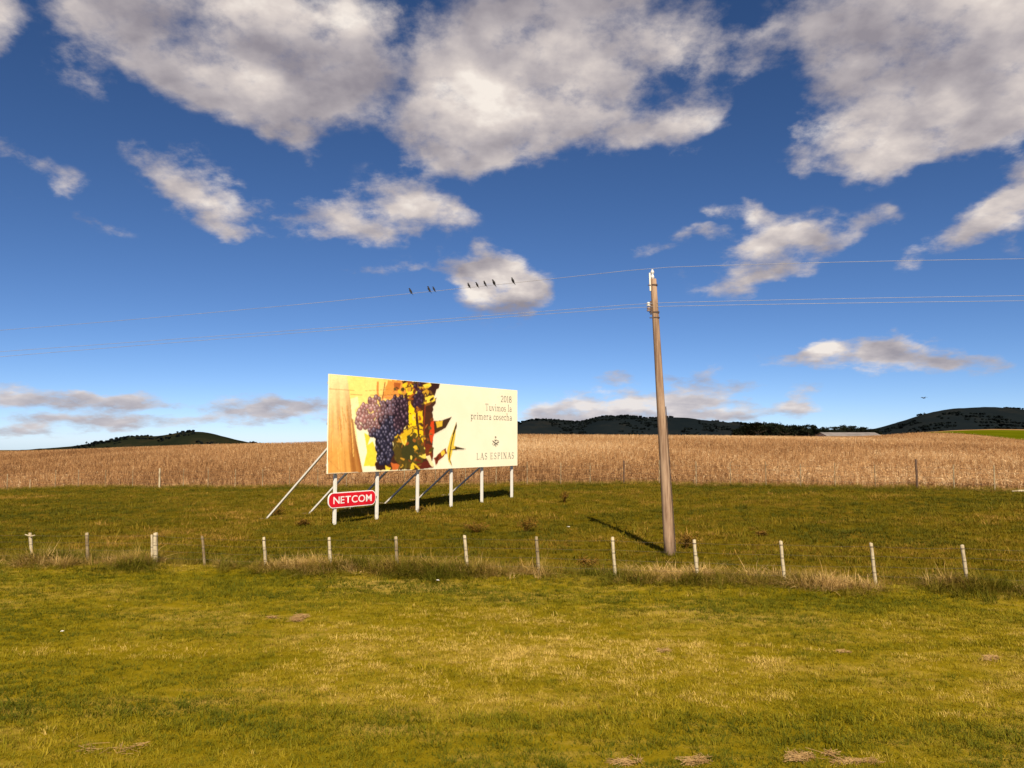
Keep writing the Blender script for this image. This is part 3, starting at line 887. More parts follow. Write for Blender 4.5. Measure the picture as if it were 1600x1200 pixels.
bill = empty('billboard', BL, BANG)
tag(bill, 'large cream billboard with grape photograph on white posts standing in the pasture', 'billboard')
me = bevel(mesh_py('panel', *box_between((BLEN / 2, 0.03, BZ0), (BLEN / 2, 0.03, BZ1), BLEN, .06)), .008)
m, nt, b = material('poster_paper', 0.55, 0.25)
tc = nt.node('ShaderNodeTexCoord')
nz = nt.noise(tc.outputs['Object'], .7, 5, .6)
nt.l.new(nt.mix(nt.smooth(nz, .3, .7), (0.85, 0.78, 0.57), (0.82, 0.74, 0.52)), b.inputs['Base Color'])
link_mesh('panel', me, m, bill)
for z in (BZ0 + .35, (BZ0 + BZ1) / 2, BZ1 - .35):
    link_mesh('back_rail', mesh_py('back_rail', *box_between((.05, .11, z), (BLEN - .05, .11, z), .10, .10, (0, 0, 1))), M['panel_back'], bill)
for k, (px, py) in enumerate(((522.5, 815), (588.5, 807), (652, 797), (704.7, 790), (752.7, 782), (799.5, 776))):
    u, _ = buv(px, py, .20)
    w_ = BL + BU * u - BN * .20
    zg = gz(w_.x, w_.y)
    me = bevel(mesh_py('post', *box_between((u, .20, zg - .4), (u, .20, BZ1 - .15), .125, .10)), .010)
    link_mesh('post', me, M['white_post'], bill)
    f = w_ - BN * 4.8
    zf = gz(f.x, f.y)
    me = bevel(mesh_py('brace', *box_between((u, 5.0, zf - .25), (u, .24, 3.62), .08, .08)), .01)
    link_mesh('brace', me, M['white_post'] if k < 2 else M['grey_brace'], bill)
    me = bevel(mesh_py('base_plate', *box_between((u, 5.0, zf - .2), (u, 5.0, zf + .03), .20, .20)), .015)
    link_mesh('footing', me, M['pole'], bill)

# ---- the printed picture: flat ink shapes laid on the paper
class Ink:
    """the picture is worked out dot by dot, softened like a print, then laid on a fine flat sheet"""
    def __init__(self, zx0, zx1, step):
        self.u0 = 0.012; self.u1 = zuv(zx1, 640)[0] if zx1 else BLEN - .012
        if zx0: self.u0 = zuv(zx0, 640)[0]
        self.v0, self.v1 = BZ0 + .012, BZ1 - .012
        self.nu = int((self.u1 - self.u0) / step); self.nv = int((self.v1 - self.v0) / step)
        self.U, self.V = np.meshgrid(np.linspace(self.u0, self.u1, self.nu), np.linspace(self.v0, self.v1, self.nv))
        self.rgb = np.zeros((self.nv, self.nu, 3)); self.a = np.zeros((self.nv, self.nu))
    def fill(self, uv, col):
        us = [p[0] for p in uv]; vs = [p[1] for p in uv]
        i0 = max(0, int((min(us) - self.u0) / (self.u1 - self.u0) * (self.nu - 1)) - 1); i1 = min(self.nu, int((max(us) - self.u0) / (self.u1 - self.u0) * (self.nu - 1)) + 3)
        j0 = max(0, int((min(vs) - self.v0) / (self.v1 - self.v0) * (self.nv - 1)) - 1); j1 = min(self.nv, int((max(vs) - self.v0) / (self.v1 - self.v0) * (self.nv - 1)) + 3)
        if i1 <= i0 or j1 <= j0: return
        U = self.U[j0:j1, i0:i1]; V = self.V[j0:j1, i0:i1]
        ins = np.zeros(U.shape, bool); n = len(uv)
        for k in range(n):
            (x1, y1), (x2, y2) = uv[k], uv[k - 1]
            if y1 == y2: continue
            c = ((y1 > V) != (y2 > V)) & (U < (x2 - x1) * (V - y1) / (y2 - y1) + x1)
            ins ^= c
        if not ins.any(): return
        self.rgb[j0:j1, i0:i1][ins] = col
        self.a[j0:j1, i0:i1][ins] = 1
    def poly(self, pts, col, ragged=0.0, seed=0):
        """pts in crop pixels"""
        if ragged:
            rr = random.Random(seed); q = []
            for i in range(len(pts)):
                a = pts[i]; c = pts[(i + 1) % len(pts)]
                q.append(a); n = max(2, int(math.dist(a, c) / 16))
                for k in range(1, n):
                    t = k / n; q.append((a[0] + (c[0] - a[0]) * t + rr.uniform(-ragged, ragged) * 1.5, a[1] + (c[1] - a[1]) * t + rr.uniform(-ragged, ragged) * 1.5))
            pts = q
        if isinstance(col, list): col = tuple(np.mean(np.array(col), 0))
        self.fill([zuv(*p) for p in pts], col)
    def grid(self, edge_l, edge_r, fn, nu, nv):
        def lerp_edge(e, t):
            k = t * (len(e) - 1); i = min(int(k), len(e) - 2); f = k - i
            return (e[i][0] + (e[i + 1][0] - e[i][0]) * f, e[i][1] + (e[i + 1][1] - e[i][1]) * f)
        def pt(i, j):
            a = zuv(*lerp_edge(edge_l, j / nv)); c = zuv(*lerp_edge(edge_r, j / nv)); s_ = i / nu
            return (a[0] + (c[0] - a[0]) * s_, a[1] + (c[1] - a[1]) * s_)
        for j in range(nv):
            for i in range(nu):
                self.fill([pt(i, j), pt(i + 1, j), pt(i + 1, j + 1), pt(i, j + 1)], fn((i + .5) / nu, (j + .5) / nv))
    def disc(self, zx, zy, r, col, hi):
        u0, v0 = zuv(zx, zy)
        D = np.hypot(self.U - u0, self.V - v0); m_ = D < r
        H = np.clip(1 - np.hypot(self.U - u0 + r * .30, self.V - v0 - r * .32) / (r * .62), 0, 1)[m_][:, None] ** 1.3
        E = (1 - .62 * np.clip(D / r, 0, 1)[m_][:, None] ** 2.5)
        self.rgb[m_] = (np.array(col) * (1 - H) + np.array(hi) * H) * E; self.a[m_] = 1
    def line(self, pts, wd, col):
        for a, c in zip(pts[:-1], pts[1:]):
            dx, dy = c[0] - a[0], c[1] - a[1]; l = math.hypot(dx, dy) or 1
            ox, oy = -dy / l * wd / 2, dx / l * wd / 2
            self.poly([(a[0] + ox, a[1] + oy), (c[0] + ox, c[1] + oy), (c[0] - ox, c[1] - oy), (a[0] - ox, a[1] - oy)], col)
    def build(self, name, mat, parent, y=-.005, blur=1):
        A = self.a[..., None]; C = self.rgb * A
        for _ in range(blur):
            for ax in (0, 1):
                pad = [(1, 1) if k == ax else (0, 0) for k in range(3)]
                f = lambda Z: (lambda Q: (np.take(Q, range(0, Q.shape[ax] - 2), ax) + 2 * np.take(Q, range(1, Q.shape[ax] - 1), ax) + np.take(Q, range(2, Q.shape[ax]), ax)) / 4)(np.pad(Z, pad, 'edge'))
                A, C = f(A), f(C)
        paper = np.array((.835, .76, .545))
        out = C + paper * (1 - A)
        keep = A[..., 0] > .02
        co = np.stack([self.U, np.full_like(self.U, y), self.V], -1).reshape(-1, 3)
        idx = np.arange(self.nu * self.nv).reshape(self.nv, self.nu)
        kq = keep[:-1, :-1] | keep[1:, :-1] | keep[:-1, 1:] | keep[1:, 1:]
        q = np.stack([idx[:-1, :-1], idx[:-1, 1:], idx[1:, 1:], idx[1:, :-1]], -1)[kq]
        used = np.unique(q); remap = np.full(self.nu * self.nv, -1); remap[used] = np.arange(len(used)); q = remap[q]
        me = bpy.data.meshes.new(name)
        me.vertices.add(len(used)); me.vertices.foreach_set('co', co[used].astype(np.float32).ravel())
        me.loops.add(q.size); me.loops.foreach_set('vertex_index', q.ravel().astype(np.int32))
        me.polygons.add(len(q)); me.polygons.foreach_set('loop_start', np.arange(0, q.size, 4, dtype=np.int32)); me.polygons.foreach_set('loop_total', np.full(len(q), 4, np.int32))
        me.update(); me.validate()
        ca = me.color_attributes.new('ink', 'FLOAT_COLOR', 'POINT')
        rgba = np.concatenate([out.reshape(-1, 3)[used], np.ones((len(used), 1))], 1)
        ca.data.foreach_set('color', rgba.astype(np.float32).ravel())
        return link_mesh(name, me, mat, parent)

m, nt, b = material('printed_ink', 0.5, 0.25)
at_ = nt.node('ShaderNodeAttribute', attribute_name='ink')
tc = nt.node('ShaderNodeTexCoord')
nz = nt.smooth(nt.noise(tc.outputs['Object'], 5.0, 6, .7), .3, .7, .90, 1.08)
nt.l.new(nt.vmath('SCALE', at_.outputs['Color'], scale=nz), b.inputs['Base Color'])
M['ink_print'] = m
ink = Ink(None, 1125, .021)
lerp3 = lambda a, c, t: tuple(x + (y - x) * t for x, y in zip(a, c))
YEL, CREAM, WOODL, WOOD, WOODD = srgb(248, 216, 112), srgb(246, 230, 178), srgb(250, 226, 162), srgb(224, 160, 76), srgb(140, 76, 28)
rp = random.Random(12)
def bg_col(s, t):
    c = lerp3(YEL, CREAM, min(1, max(0, t * 1.6 - .35)))
    c = lerp3(c, srgb(232, 160, 60), max(0, s - .45) * max(0, .55 - t) * 2.6)
    n = float(value_noise(s * 6, t * 5, 5))
    return lerp3(c, srgb(252, 236, 150), n * .5)
ink.grid([(150, 105), (147, 450), (142, 800)], [(720, 153), (725, 470), (720, 772)], bg_col, 60, 40)
# the warm blurred wood at the left
def wood_col(s, t):
    c = lerp3(WOODL, WOOD, min(1, t * 1.25)) if s < .5 else lerp3(lerp3(WOODL, WOOD, min(1, t * 1.25)), WOODD, max(0, (s - .62) / .38) ** 1.3 * min(1, t * 1.3))
    g_ = float(value_noise(s * 17 + t * 1.4, t * 2.2, 8))
    return lerp3(c, srgb(150, 88, 32), max(0, g_ - .56) * 2.0 * min(1, t * 1.6))
ink.grid([(150, 105), (147, 350), (145, 560), (142, 800)], [(275, 118), (300, 300), (338, 560), (385, 790)], wood_col, 50, 60)
ink.poly([(330, 420), (475, 470), (485, 785), (388, 790), (352, 600)], [srgb(244, 233, 196)] * 5)
ink.poly([(395, 515), (440, 540), (420, 600), (455, 575), (482, 640), (478, 750), (390, 748), (415, 650)], srgb(238, 210, 60))
ink.poly([(300, 280), (350, 265), (360, 330), (330, 360), (345, 430), (310, 420)], srgb(247, 228, 168))
# dark leafage behind the fruit
ink.poly([(600, 150), (925, 171), (893, 235), (868, 280), (900, 270), (868, 375), (872, 760), (700, 775), (480, 776), (468, 735), (600, 640), (690, 460), (690, 300), (640, 215)], srgb(66, 34, 18), ragged=4, seed=1)
ink.poly([(560, 150), (655, 156), (690, 240), (640, 268), (560, 285), (515, 280), (540, 200)], srgb(222, 146, 62), ragged=5, seed=2)
ink.poly([(600, 165), (650, 170), (640, 215), (595, 235)], srgb(170, 90, 34), ragged=5, seed=3)
ink.poly([(655, 186), (715, 160), (742, 186), (735, 250), (712, 286), (694, 268), (686, 216)], srgb(240, 200, 30), ragged=3, seed=4)
ink.poly([(800, 186), (850, 160), (862, 190), (832, 216), (810, 206)], srgb(236, 205, 60), ragged=3, seed=5)
ink.poly([(815, 270), (878, 254), (890, 290), (850, 312), (820, 302)], srgb(240, 208, 66), ragged=3, seed=6)
ink.poly([(870, 172), (925, 171), (893, 235), (865, 262), (850, 215)], srgb(52, 24, 14), ragged=3, seed=7)
ink.poly([(745, 165), (790, 165), (800, 330), (760, 365), (735, 300)], srgb(58, 30, 38))
ink.poly([(715, 305), (745, 350), (762, 480), (778, 592), (725, 545), (700, 470), (692, 400)], srgb(246, 205, 10), ragged=3, seed=8)
ink.poly([(765, 368), (801, 362), (806, 590), (778, 582)], srgb(236, 190, 12), ragged=2, seed=9)
ink.poly([(815, 370), (870, 380), (872, 560), (830, 640), (808, 560)], srgb(74, 40, 16), ragged=4, seed=10)
ink.poly([(858, 440), (886, 430), (886, 520), (864, 592), (844, 560)], srgb(206, 66, 16), ragged=2, seed=11)
ink.poly([(825, 590), (868, 600), (872, 690), (840, 720), (815, 660)], srgb(112, 44, 14), ragged=4, seed=12)
# broad green leaf below
ink.poly([(598, 562), (640, 510), (705, 480), (760, 522), (802, 580), (822, 640), (802, 722), (742, 762), (660, 772), (612, 702), (590, 622)], srgb(78, 64, 16), ragged=6, seed=13)
ink.poly([(640, 560), (700, 520), (770, 580), (790, 660), (730, 720), (660, 690)], srgb(58, 56, 18), ragged=5, seed=14)
ink.poly([(598, 546), (660, 500), (712, 470), (764, 470), (732, 520), (690, 540), (680, 612), (660, 590), (640, 546)], srgb(214, 174, 26), ragged=5, seed=15)
ink.poly([(470, 735), (520, 700), (560, 745), (545, 776), (490, 776)], srgb(50, 22, 16), ragged=3, seed=16)
ink.poly([(580, 722), (640, 740), (642, 775), (590, 776)], srgb(200, 100, 40), ragged=3, seed=17)
ink.poly([(540, 742), (582, 762), (572, 776), (545, 774)], srgb(238, 200, 50), ragged=2, seed=18)
ink.poly([(705, 740), (735, 725), (745, 765), (715, 775)], srgb(226, 190, 40), ragged=2, seed=19)
ink.poly([(760, 730), (860, 700), (880, 758), (770, 772)], srgb(92, 30, 14), ragged=4, seed=20)
ink.poly([(818, 682), (850, 672), (880, 745), (868, 756), (842, 716)], srgb(232, 214, 160), ragged=2, seed=21)
# leaves that break out over the plain half
ink.poly([(878, 436), (935, 430), (1004, 405), (962, 482), (884, 526)], srgb(66, 42, 18))
ink.poly([(890, 440), (942, 430), (938, 470), (900, 482)], srgb(218, 178, 50), ragged=2, seed=22)
ink.poly([(1036, 440), (1028, 540), (1016, 620), (994, 700), (1006, 750), (980, 712), (970, 640), (992, 560)], srgb(224, 188, 60))
ink.poly([(1036, 440), (1040, 472), (1022, 522), (1008, 530)], srgb(72, 50, 18))
ink.line([(1028, 480), (1000, 590), (984, 705)], 7, srgb(70, 48, 14))
ink.poly([(985, 700), (1006, 752), (1000, 720)], srgb(60, 40, 14))
ink.poly([(1000, 604), (1032, 610), (1028, 632), (1000, 632)], srgb(220, 184, 56))
ink.poly([(1026, 610), (1106, 630), (1000, 638), (1000, 631), (1026, 628)], srgb(60, 46, 18))
ink.poly([(876, 692), (962, 622), (972, 660), (922, 702), (892, 742)], srgb(120, 44, 18), ragged=3, seed=23)
ink.poly([(925, 650), (950, 635), (958, 660), (935, 680)], srgb(228, 190, 60))
ink.poly([(895, 690), (915, 678), (910, 700), (895, 712)], srgb(70, 36, 14))
# canes and tendrils
for pts, wd, col in (([(490, 160), (488, 230), (500, 300)], 14, srgb(232, 140, 62)), ([(540, 165), (530, 230), (518, 300)], 7, srgb(150, 84, 34)), ([(510, 300), (545, 262), (580, 262), (605, 285)], 6, srgb(226, 150, 90)),
                     ([(760, 340), (772, 470), (780, 590)], 7, srgb(80, 44, 12)), ([(820, 300), (810, 450), (815, 620)], 10, srgb(120, 50, 20)), ([(690, 500), (730, 475), (765, 470)], 5, srgb(120, 70, 30)),
                     ([(150, 212), (400, 226), (560, 216)], 2.5, srgb(150, 110, 50)), ([(300, 250), (480, 258), (700, 244)], 2.5, srgb(120, 84, 40))):
    ink.line(pts, wd, col)
# small flecks of leaf, light and shadow that fill the photograph
pal = [srgb(236, 196, 40), srgb(246, 222, 90), srgb(120, 58, 20), srgb(44, 22, 12), srgb(168, 84, 26), srgb(70, 58, 16), srgb(206, 150, 40), srgb(96, 30, 12), srgb(28, 16, 12)]
for q in range(150):
    if q < 70: cx_, cy_ = rp.uniform(700, 866), rp.uniform(175, 755)
    elif q < 120: cx_, cy_ = rp.uniform(600, 815), rp.uniform(490, 765)
    else: cx_, cy_ = rp.uniform(600, 860), rp.uniform(165, 260)
    r_ = rp.uniform(5, 17); a0_ = rp.uniform(0, 6.28); el_ = rp.uniform(1.0, 2.4)
    pts = []
    for k in range(7):
        a = 6.28 * k / 7; rr = r_ * rp.uniform(.55, 1.1); dx, dy = math.cos(a) * rr * el_, math.sin(a) * rr / el_ * 1.3
        pts.append((cx_ + dx * math.cos(a0_) - dy * math.sin(a0_), cy_ + dx * math.sin(a0_) + dy * math.cos(a0_)))
    c_ = rp.choice(pal); ink.poly(pts, [lerp3(c_, rp.choice(pal), rp.uniform(0, .4)) for _ in pts])
for q in range(20):
    cx_ = rp.uniform(160, 330); y0q = rp.uniform(300, 640); y1q = min(795, y0q + rp.uniform(60, 240))
    if cx_ < 290 + (y0q - 300) * .12: ink.line([(cx_, y0q), (cx_ + rp.uniform(4, 20), y1q)], rp.uniform(1.5, 5), rp.choice([srgb(206, 134, 54), srgb(186, 114, 44), srgb(240, 190, 100)]))
# the bunch of grapes
outline = [(328, 442), (345, 385), (372, 335), (420, 285), (470, 265), (520, 290), (560, 300), (620, 262), (672, 268), (700, 320), (704, 400), (690, 460), (640, 510), (598, 540), (592, 640), (580, 716), (530, 748), (486, 708), (474, 560), (430, 540), (424, 470), (372, 488), (336, 474)]
def inside(p, poly):
    r = False; j = len(poly) - 1
    for i in range(len(poly)):
        if (poly[i][1] > p[1]) != (poly[j][1] > p[1]) and p[0] < (poly[j][0] - poly[i][0]) * (p[1] - poly[i][1]) / (poly[j][1] - poly[i][1]) + poly[i][0]: r = not r
        j = i
    return r
ink.poly([(430, 480), (474, 470), (520, 300), (620, 270), (690, 300), (704, 400), (690, 460), (640, 510), (598, 540), (592, 640), (580, 716), (530, 748), (486, 708), (474, 560), (430, 540)], srgb(30, 20, 26), ragged=5, seed=30)
cells = []
yy = 262; row_i = 0
while yy < 752:
    xx = 322 + (13 if row_i % 2 else 0)
    while xx < 715:
        p = (xx + rp.uniform(-9, 9), yy + rp.uniform(-8, 8))
        if inside(p, outline): cells.append(p)
        xx += 26
    yy += 21; row_i += 1
rp.shuffle(cells); cells.sort(key=lambda p: round(p[1] / 60))
for p in cells:
    t = min(1, max(0, (p[0] - 455) / 130 + max(0, (p[1] - 400)) / 130))
    if p[0] < 500 and p[1] < 480: t *= .45
    col = lerp3(srgb(168, 116, 108), srgb(44, 40, 60), t ** .8)
    hi = lerp3(srgb(238, 208, 200), srgb(150, 142, 168), t)
    if p[0] > 600 and p[1] < 500: col = lerp3(col, srgb(62, 30, 32), .55); hi = lerp3(hi, srgb(150, 100, 104), .6)
    elif p[1] < 400 and p[0] > 520: col = lerp3(col, srgb(140, 104, 110), .6)
    k = rp.uniform(.75, 1.2)
    ink.disc(p[0], p[1], .122 * rp.uniform(.82, 1.16), tuple(c * k for c in col), tuple(c * k for c in hi))
for q in range(16):
    p = (rp.uniform(742, 796), rp.uniform(178, 330))
    ink.disc(p[0], p[1], .12, srgb(56, 34, 48), srgb(112, 84, 104))
ink.build('printed_photograph', M['ink_print'], bill)

# ---- serif lettering drawn stroke by stroke
TH, TN = .125, .05
def arc(cx, cy, rx, ry, a0, a1, n=14):
    return [(cx + rx * math.cos(R(a0 + (a1 - a0) * i / n)), cy + ry * math.sin(R(a0 + (a1 - a0) * i / n))) for i in range(n + 1)]
def stem(x, y0, y1, top=True, bot=True, w=TH):
    s = [([(x, y0), (x, y1)], w)]
    if bot: s.append(([(x - .13, y0 + TN / 2), (x + .13, y0 + TN / 2)], TN))
    if top: s.append(([(x - .13, y1 - TN / 2), (x + .06, y1 - TN / 2)], TN))
    return s
XH = .64
GL = {
    '2': (.52, [(arc(.26, .74, .19, .23, 165, -35), .09), ([(.42, .60), (.06, .04)], .08), ([(.04, .05), (.48, .05)], .10), ([(.47, .04), (.49, .16)], .05)]),
    '0': (.58, [(arc(.29, .5, .21, .47, 0, 360, 26), 'o')]),
    '1': (.36, stem(.18, 0, 1.0, False) + [([(.04, .86), (.18, .97)], .06)]),
    '8': (.56, [(arc(.28, .74, .17, .23, 0, 360, 22), 'o'), (arc(.28, .26, .21, .24, 0, 360, 22), 'o')]),
    'T': (.72, stem(.36, 0, 1.0, False) + [([(.03, .96), (.69, .96)], .07), ([(.04, .98), (.04, .80)], .05), ([(.68, .98), (.68, .80)], .05)]),
    'u': (.64, stem(.14, .14, XH, True, False) + [(arc(.30, .19, .16, .17, 180, 330), .08)] + stem(.48, 0, XH, True, False) + [([(.48, .03), (.60, .03)], TN)]),
    'v': (.56, [([(.08, XH), (.28, .01)], .12), ([(.49, XH), (.28, .01)], .055), ([(0, XH - .02), (.19, XH - .02)], TN), ([(.39, XH - .02), (.57, XH - .02)], TN)]),
    'i': (.32, stem(.16, 0, XH) + [([(.15, .86), (.15, .97)], .13)]),
    'm': (.98, stem(.14, 0, XH) + [(arc(.30, .42, .16, .20, 180, 20), .07)] + stem(.47, 0, .47, False) + [(arc(.63, .42, .16, .20, 180, 20), .07)] + stem(.80, 0, .47, False)),
    'o': (.58, [(arc(.29, XH / 2, .22, XH / 2 - .02, 0, 360, 24), 'o')]),
    's': (.46, [(arc(.23, .47, .14, .15, 40, 250), .07), ([(.18, .35), (.31, .27)], .11), (arc(.22, .17, .16, .16, 60, -150), .07)]),
    'l': (.32, stem(.16, 0, 1.05)),
    'a': (.56, [(arc(.25, .46, .16, .16, 160, 0), .07)] + [([(.42, .48), (.42, .05)], .115), ([(.42, .03), (.54, .03)], TN), (arc(.24, .17, .16, .16, 60, 330), .085), ([(.30, .33), (.42, .38)], .06)]),
    'p': (.64, stem(.15, -.30, XH) + [(arc(.36, .32, .21, .30, 150, -150), .09)]),
    'r': (.48, stem(.15, 0, XH) + [(arc(.32, .42, .15, .19, 170, 50), .08), ([(.40, .56), (.40, .48)], .10)]),
    'e': (.54, [(arc(.28, .32, .22, .30, 10, 320), .085), ([(.08, .36), (.49, .36)], TN)]),
    'c': (.50, [(arc(.28, .32, .22, .30, 45, 318), .085), ([(.41, .56), (.41, .46)], .09)]),
    'h': (.68, stem(.15, 0, 1.05) + [(arc(.33, .40, .18, .22, 180, 20), .07)] + stem(.51, 0, .45, False)),
    'L': (.64, stem(.18, 0, 1.0) + [([(.18, .035), (.58, .035)], .07), ([(.58, .02), (.60, .22)], .05)]),
    'A': (.76, [([(.38, 1.0), (.66, 0)], .13), ([(.38, 1.0), (.12, 0)], .055), ([(.22, .34), (.55, .34)], TN), ([(.02, .025), (.24, .025)], TN), ([(.52, .025), (.78, .025)], TN)]),
    'S': (.58, [(arc(.29, .74, .18, .23, 40, 250), .08), ([(.20, .56), (.40, .43)], .13), (arc(.27, .26, .21, .24, 55, -150), .08), ([(.47, .95), (.47, .78)], .05), ([(.08, .05), (.08, .24)], .05)]),
    'E': (.68, stem(.18, 0, 1.0) + [([(.18, .965), (.58, .965)], .07), ([(.18, .52), (.46, .52)], .055), ([(.18, .035), (.60, .035)], .07), ([(.58, .98), (.58, .80)], .05), ([(.60, .02), (.62, .22)], .05), ([(.46, .62), (.46, .42)], .05)]),
    'P': (.64, stem(.18, 0, 1.0) + [(arc(.34, .74, .22, .235, 95, -95), .09), ([(.18, .965), (.34, .965)], .06), ([(.18, .51), (.34, .51)], .06)]),
    'I': (.36, stem(.18, 0, 1.0) + [([(.12, .975), (.31, .975)], TN)]),
    'N': (.82, [([(.16, 0), (.16, 1)], .06), ([(.16, 1), (.66, 0)], .13), ([(.66, 0), (.66, 1)], .06), ([(.02, .975), (.20, .975)], TN), ([(.03, .025), (.30, .025)], TN), ([(.53, .975), (.80, .975)], TN)]),
    ' ': (.30, []),
}
def text_width(s, track): return sum(GL[c][0] + track for c in s) - track
def serif_text(s, right_uv, width, cap, track=.06, y0=-.005):
    """strokes of one line, right aligned at right_uv"""
    k = cap; sx = width / text_width(s, track)
    x = right_uv[0] - width; yo = y0; res = []
    for c in s:
        adv, strokes = GL[c]; V, Fc = [], []
        for pts, wd in strokes:
            for a, b_ in zip(pts[:-1], pts[1:]):
                yo -= .00001
                ax, ay, bx, by = x + a[0] * sx, right_uv[1] + a[1] * k, x + b_[0] * sx, right_uv[1] + b_[1] * k
                dx, dy = bx - ax, by - ay; l = math.hypot(dx, dy) or 1e-6
                if wd == 'o': w_ = (TN + (TH - TN) * abs(dy / l)) * .95
                else: w_ = wd
                w_ = .66 * w_ * (k * abs(dx / l) + sx * abs(dy / l))
                ex = dx / l * w_ * .18; ey = dy / l * w_ * .18
                ox, oy = -dy / l * w_ / 2, dx / l * w_ / 2
                o = len(V)
                V += [(ax + ox - ex, yo, ay + oy - ey), (bx + ox + ex, yo, by + oy + ey), (bx - ox + ex, yo, by - oy + ey), (ax - ox - ex, yo, ay - oy - ey)]
                Fc.append((o, o + 1, o + 2, o + 3))
        x += (adv + track) * sx
        if V: res.append((V, Fc))
    return res
for s, zl, zr, zcap, track in (('2018', (1344, 304), (1419, 308), 44, .06), ('Tuvimos la', (1236, 363), (1420, 371), 46, .06), ('primera cosecha', (1134, 420), (1422, 431), 44, .06), ('LAS ESPINAS', (1174, 699), (1436, 695), 43, .12)):
    u0, _ = zuv(*zl); u1, v1 = zuv(*zr); _, vt = zuv(zr[0], zr[1] - zcap)
    for lv, lf in serif_text(s, (u1, v1), u1 - u0, vt - v1, track):
        link_mesh('letter', mesh_py('letter', lv, lf), M['ink'], bill)
# small emblem above the name: crowned sprig with two crossed strokes
e = Ink(1270, 1345, .012)
DK = (.10, .08, .06)
for pts in ([(1305, 540), (1311, 540), (1310, 556), (1306, 556)], [(1300, 545), (1316, 545), (1316, 548), (1300, 548)], [(1296, 564), (1320, 564), (1308, 578)],
            [(1284, 570), (1291, 572), (1326, 600), (1321, 603), (1292, 584)], [(1331, 575), (1332, 583), (1300, 604), (1291, 606), (1296, 598)],
            [(1284, 592), (1290, 590), (1292, 596), (1286, 598)], [(1320, 568), (1329, 569), (1326, 575), (1319, 575)], [(1305, 602), (1311, 602), (1313, 611), (1307, 613)]):
    e.poly(pts, DK)
e.build('emblem', M['ink_print'], bill)

# ---- red sign fixed across the first two posts
ns = empty('red_sign', BL, BANG)
tag(ns, 'red rounded NETCOM sign with white rim mounted low on the two left billboard posts', 'sign')
(ua, va), (ub, vb) = buv(512.8, 793.2, .11), buv(587.4, 766.8, .11)
_, vta = buv(512.8, 769, .11)
v0_, v1_ = (va + buv(587.4, 790, .11)[1]) / 2, (vta + vb) / 2
def rounded(u0, u1, v0, v1, r, n=8):
    P = []
    for cx, cy, a0 in ((u1 - r, v1 - r, 0), (u0 + r, v1 - r, 90), (u0 + r, v0 + r, 180), (u1 - r, v0 + r, 270)):
        for i in range(n + 1):
            a = R(a0 + 90 * i / n); P.append((cx + r * math.cos(a), cy + r * math.sin(a)))
    return P
def slab(P, y0, y1):
    n = len(P)
    V = [(u, y0, v) for u, v in P] + [(u, y1, v) for u, v in P]
    Fc = [tuple(range(n)), tuple(reversed(range(n, 2 * n)))] + [(i, i + n, (i + 1) % n + n, (i + 1) % n) for i in range(n)]
    return V, Fc
hgt = v1_ - v0_
link_mesh('rim', mesh_py('rim', *slab(rounded(ua, ub, v0_, v1_, hgt * .42), .115, .155)), M['sign_white'], ns)
ins = hgt * .055
link_mesh('panel', mesh_py('panel', *slab(rounded(ua + ins, ub - ins, v0_ + ins, v1_ - ins, hgt * .42 - ins), .108, .114)), M['red_sign'], ns)
L0 = ua + (ub - ua) * .10; L1 = ua + (ub - ua) * .905; H0 = v0_ + hgt * .27; H1 = v0_ + hgt * .73
glyphs = []
for ch in 'NETCOM':
    cu = bpy.data.curves.new('letter', 'FONT'); cu.body = ch; cu.size = 1.0; cu.offset = .010
    fo = bpy.data.objects.new('letter', cu)
    tm = bpy.data.meshes.new_from_object(fo)
    bpy.data.objects.remove(fo)
    xs = [v.co.x for v in tm.vertices]; ys = [v.co.y for v in tm.vertices]
    glyphs.append((tm, min(xs), max(xs), ys))
gap = .10; tot = sum(b_ - a_ for _, a_, b_, _ in glyphs) + gap * 5
y0_, y1_ = min(glyphs[0][3]), max(glyphs[0][3]); cx_ = 0.0
for tm, a_, b_, ys in glyphs:
    for v in tm.vertices:
        v.co = (L0 + (cx_ + v.co.x - a_) / tot * (L1 - L0), .104, H0 + (v.co.y - y0_) / (y1_ - y0_) * (H1 - H0))
    cx_ += b_ - a_ + gap
    tm.materials.clear()
    link_mesh('letter', tm, M['sign_white'], ns)
for u in (buv(522.5, 780, .2)[0], buv(586, 780, .2)[0]):
    link_mesh('bracket', mesh_py('bracket', *box_between((u, .152, v0_ + hgt * .5), (u, .18, v0_ + hgt * .5), .1, .1)), M['dark_metal'], ns)

# ------------------------------------------------------------------ utility pole, wires, birds
PY = 23.7
pb = at(1047, 865, PY); pt = at(1021.5, 436, PY)
zg = gz(pb.x, PY)
PB = Vector((pb.x, PY, zg - .3)); AX = (pt - Vector((pb.x, PY, pb.z))).normalized()
pole = empty('utility_pole', (pb.x, PY, zg)); tag(pole, 'tall leaning concrete utility pole with insulators beside the roadside fence', 'utility pole')
loc = lambda p: Vector(p) - Vector((pb.x, PY, zg))
Lp = (pt - PB).length
path = [loc(PB + AX * Lp * k / 10) for k in range(11)]
link_mesh('shaft', mesh_py('shaft', *tube(path, [.168 - .075 * k / 10 for k in range(11)], 20), smooth=True), M['pole'], pole)
def on_pole(row, side=0.0, front=0.0):
    k = (865 - row) / (865 - 436.0)
    p = Vector((pb.x, PY, pb.z)) + (pt - Vector((pb.x, PY, pb.z))) * k
    r = .165 - .072 * k
    return p + Vector((side * r, -front * r, 0)), r
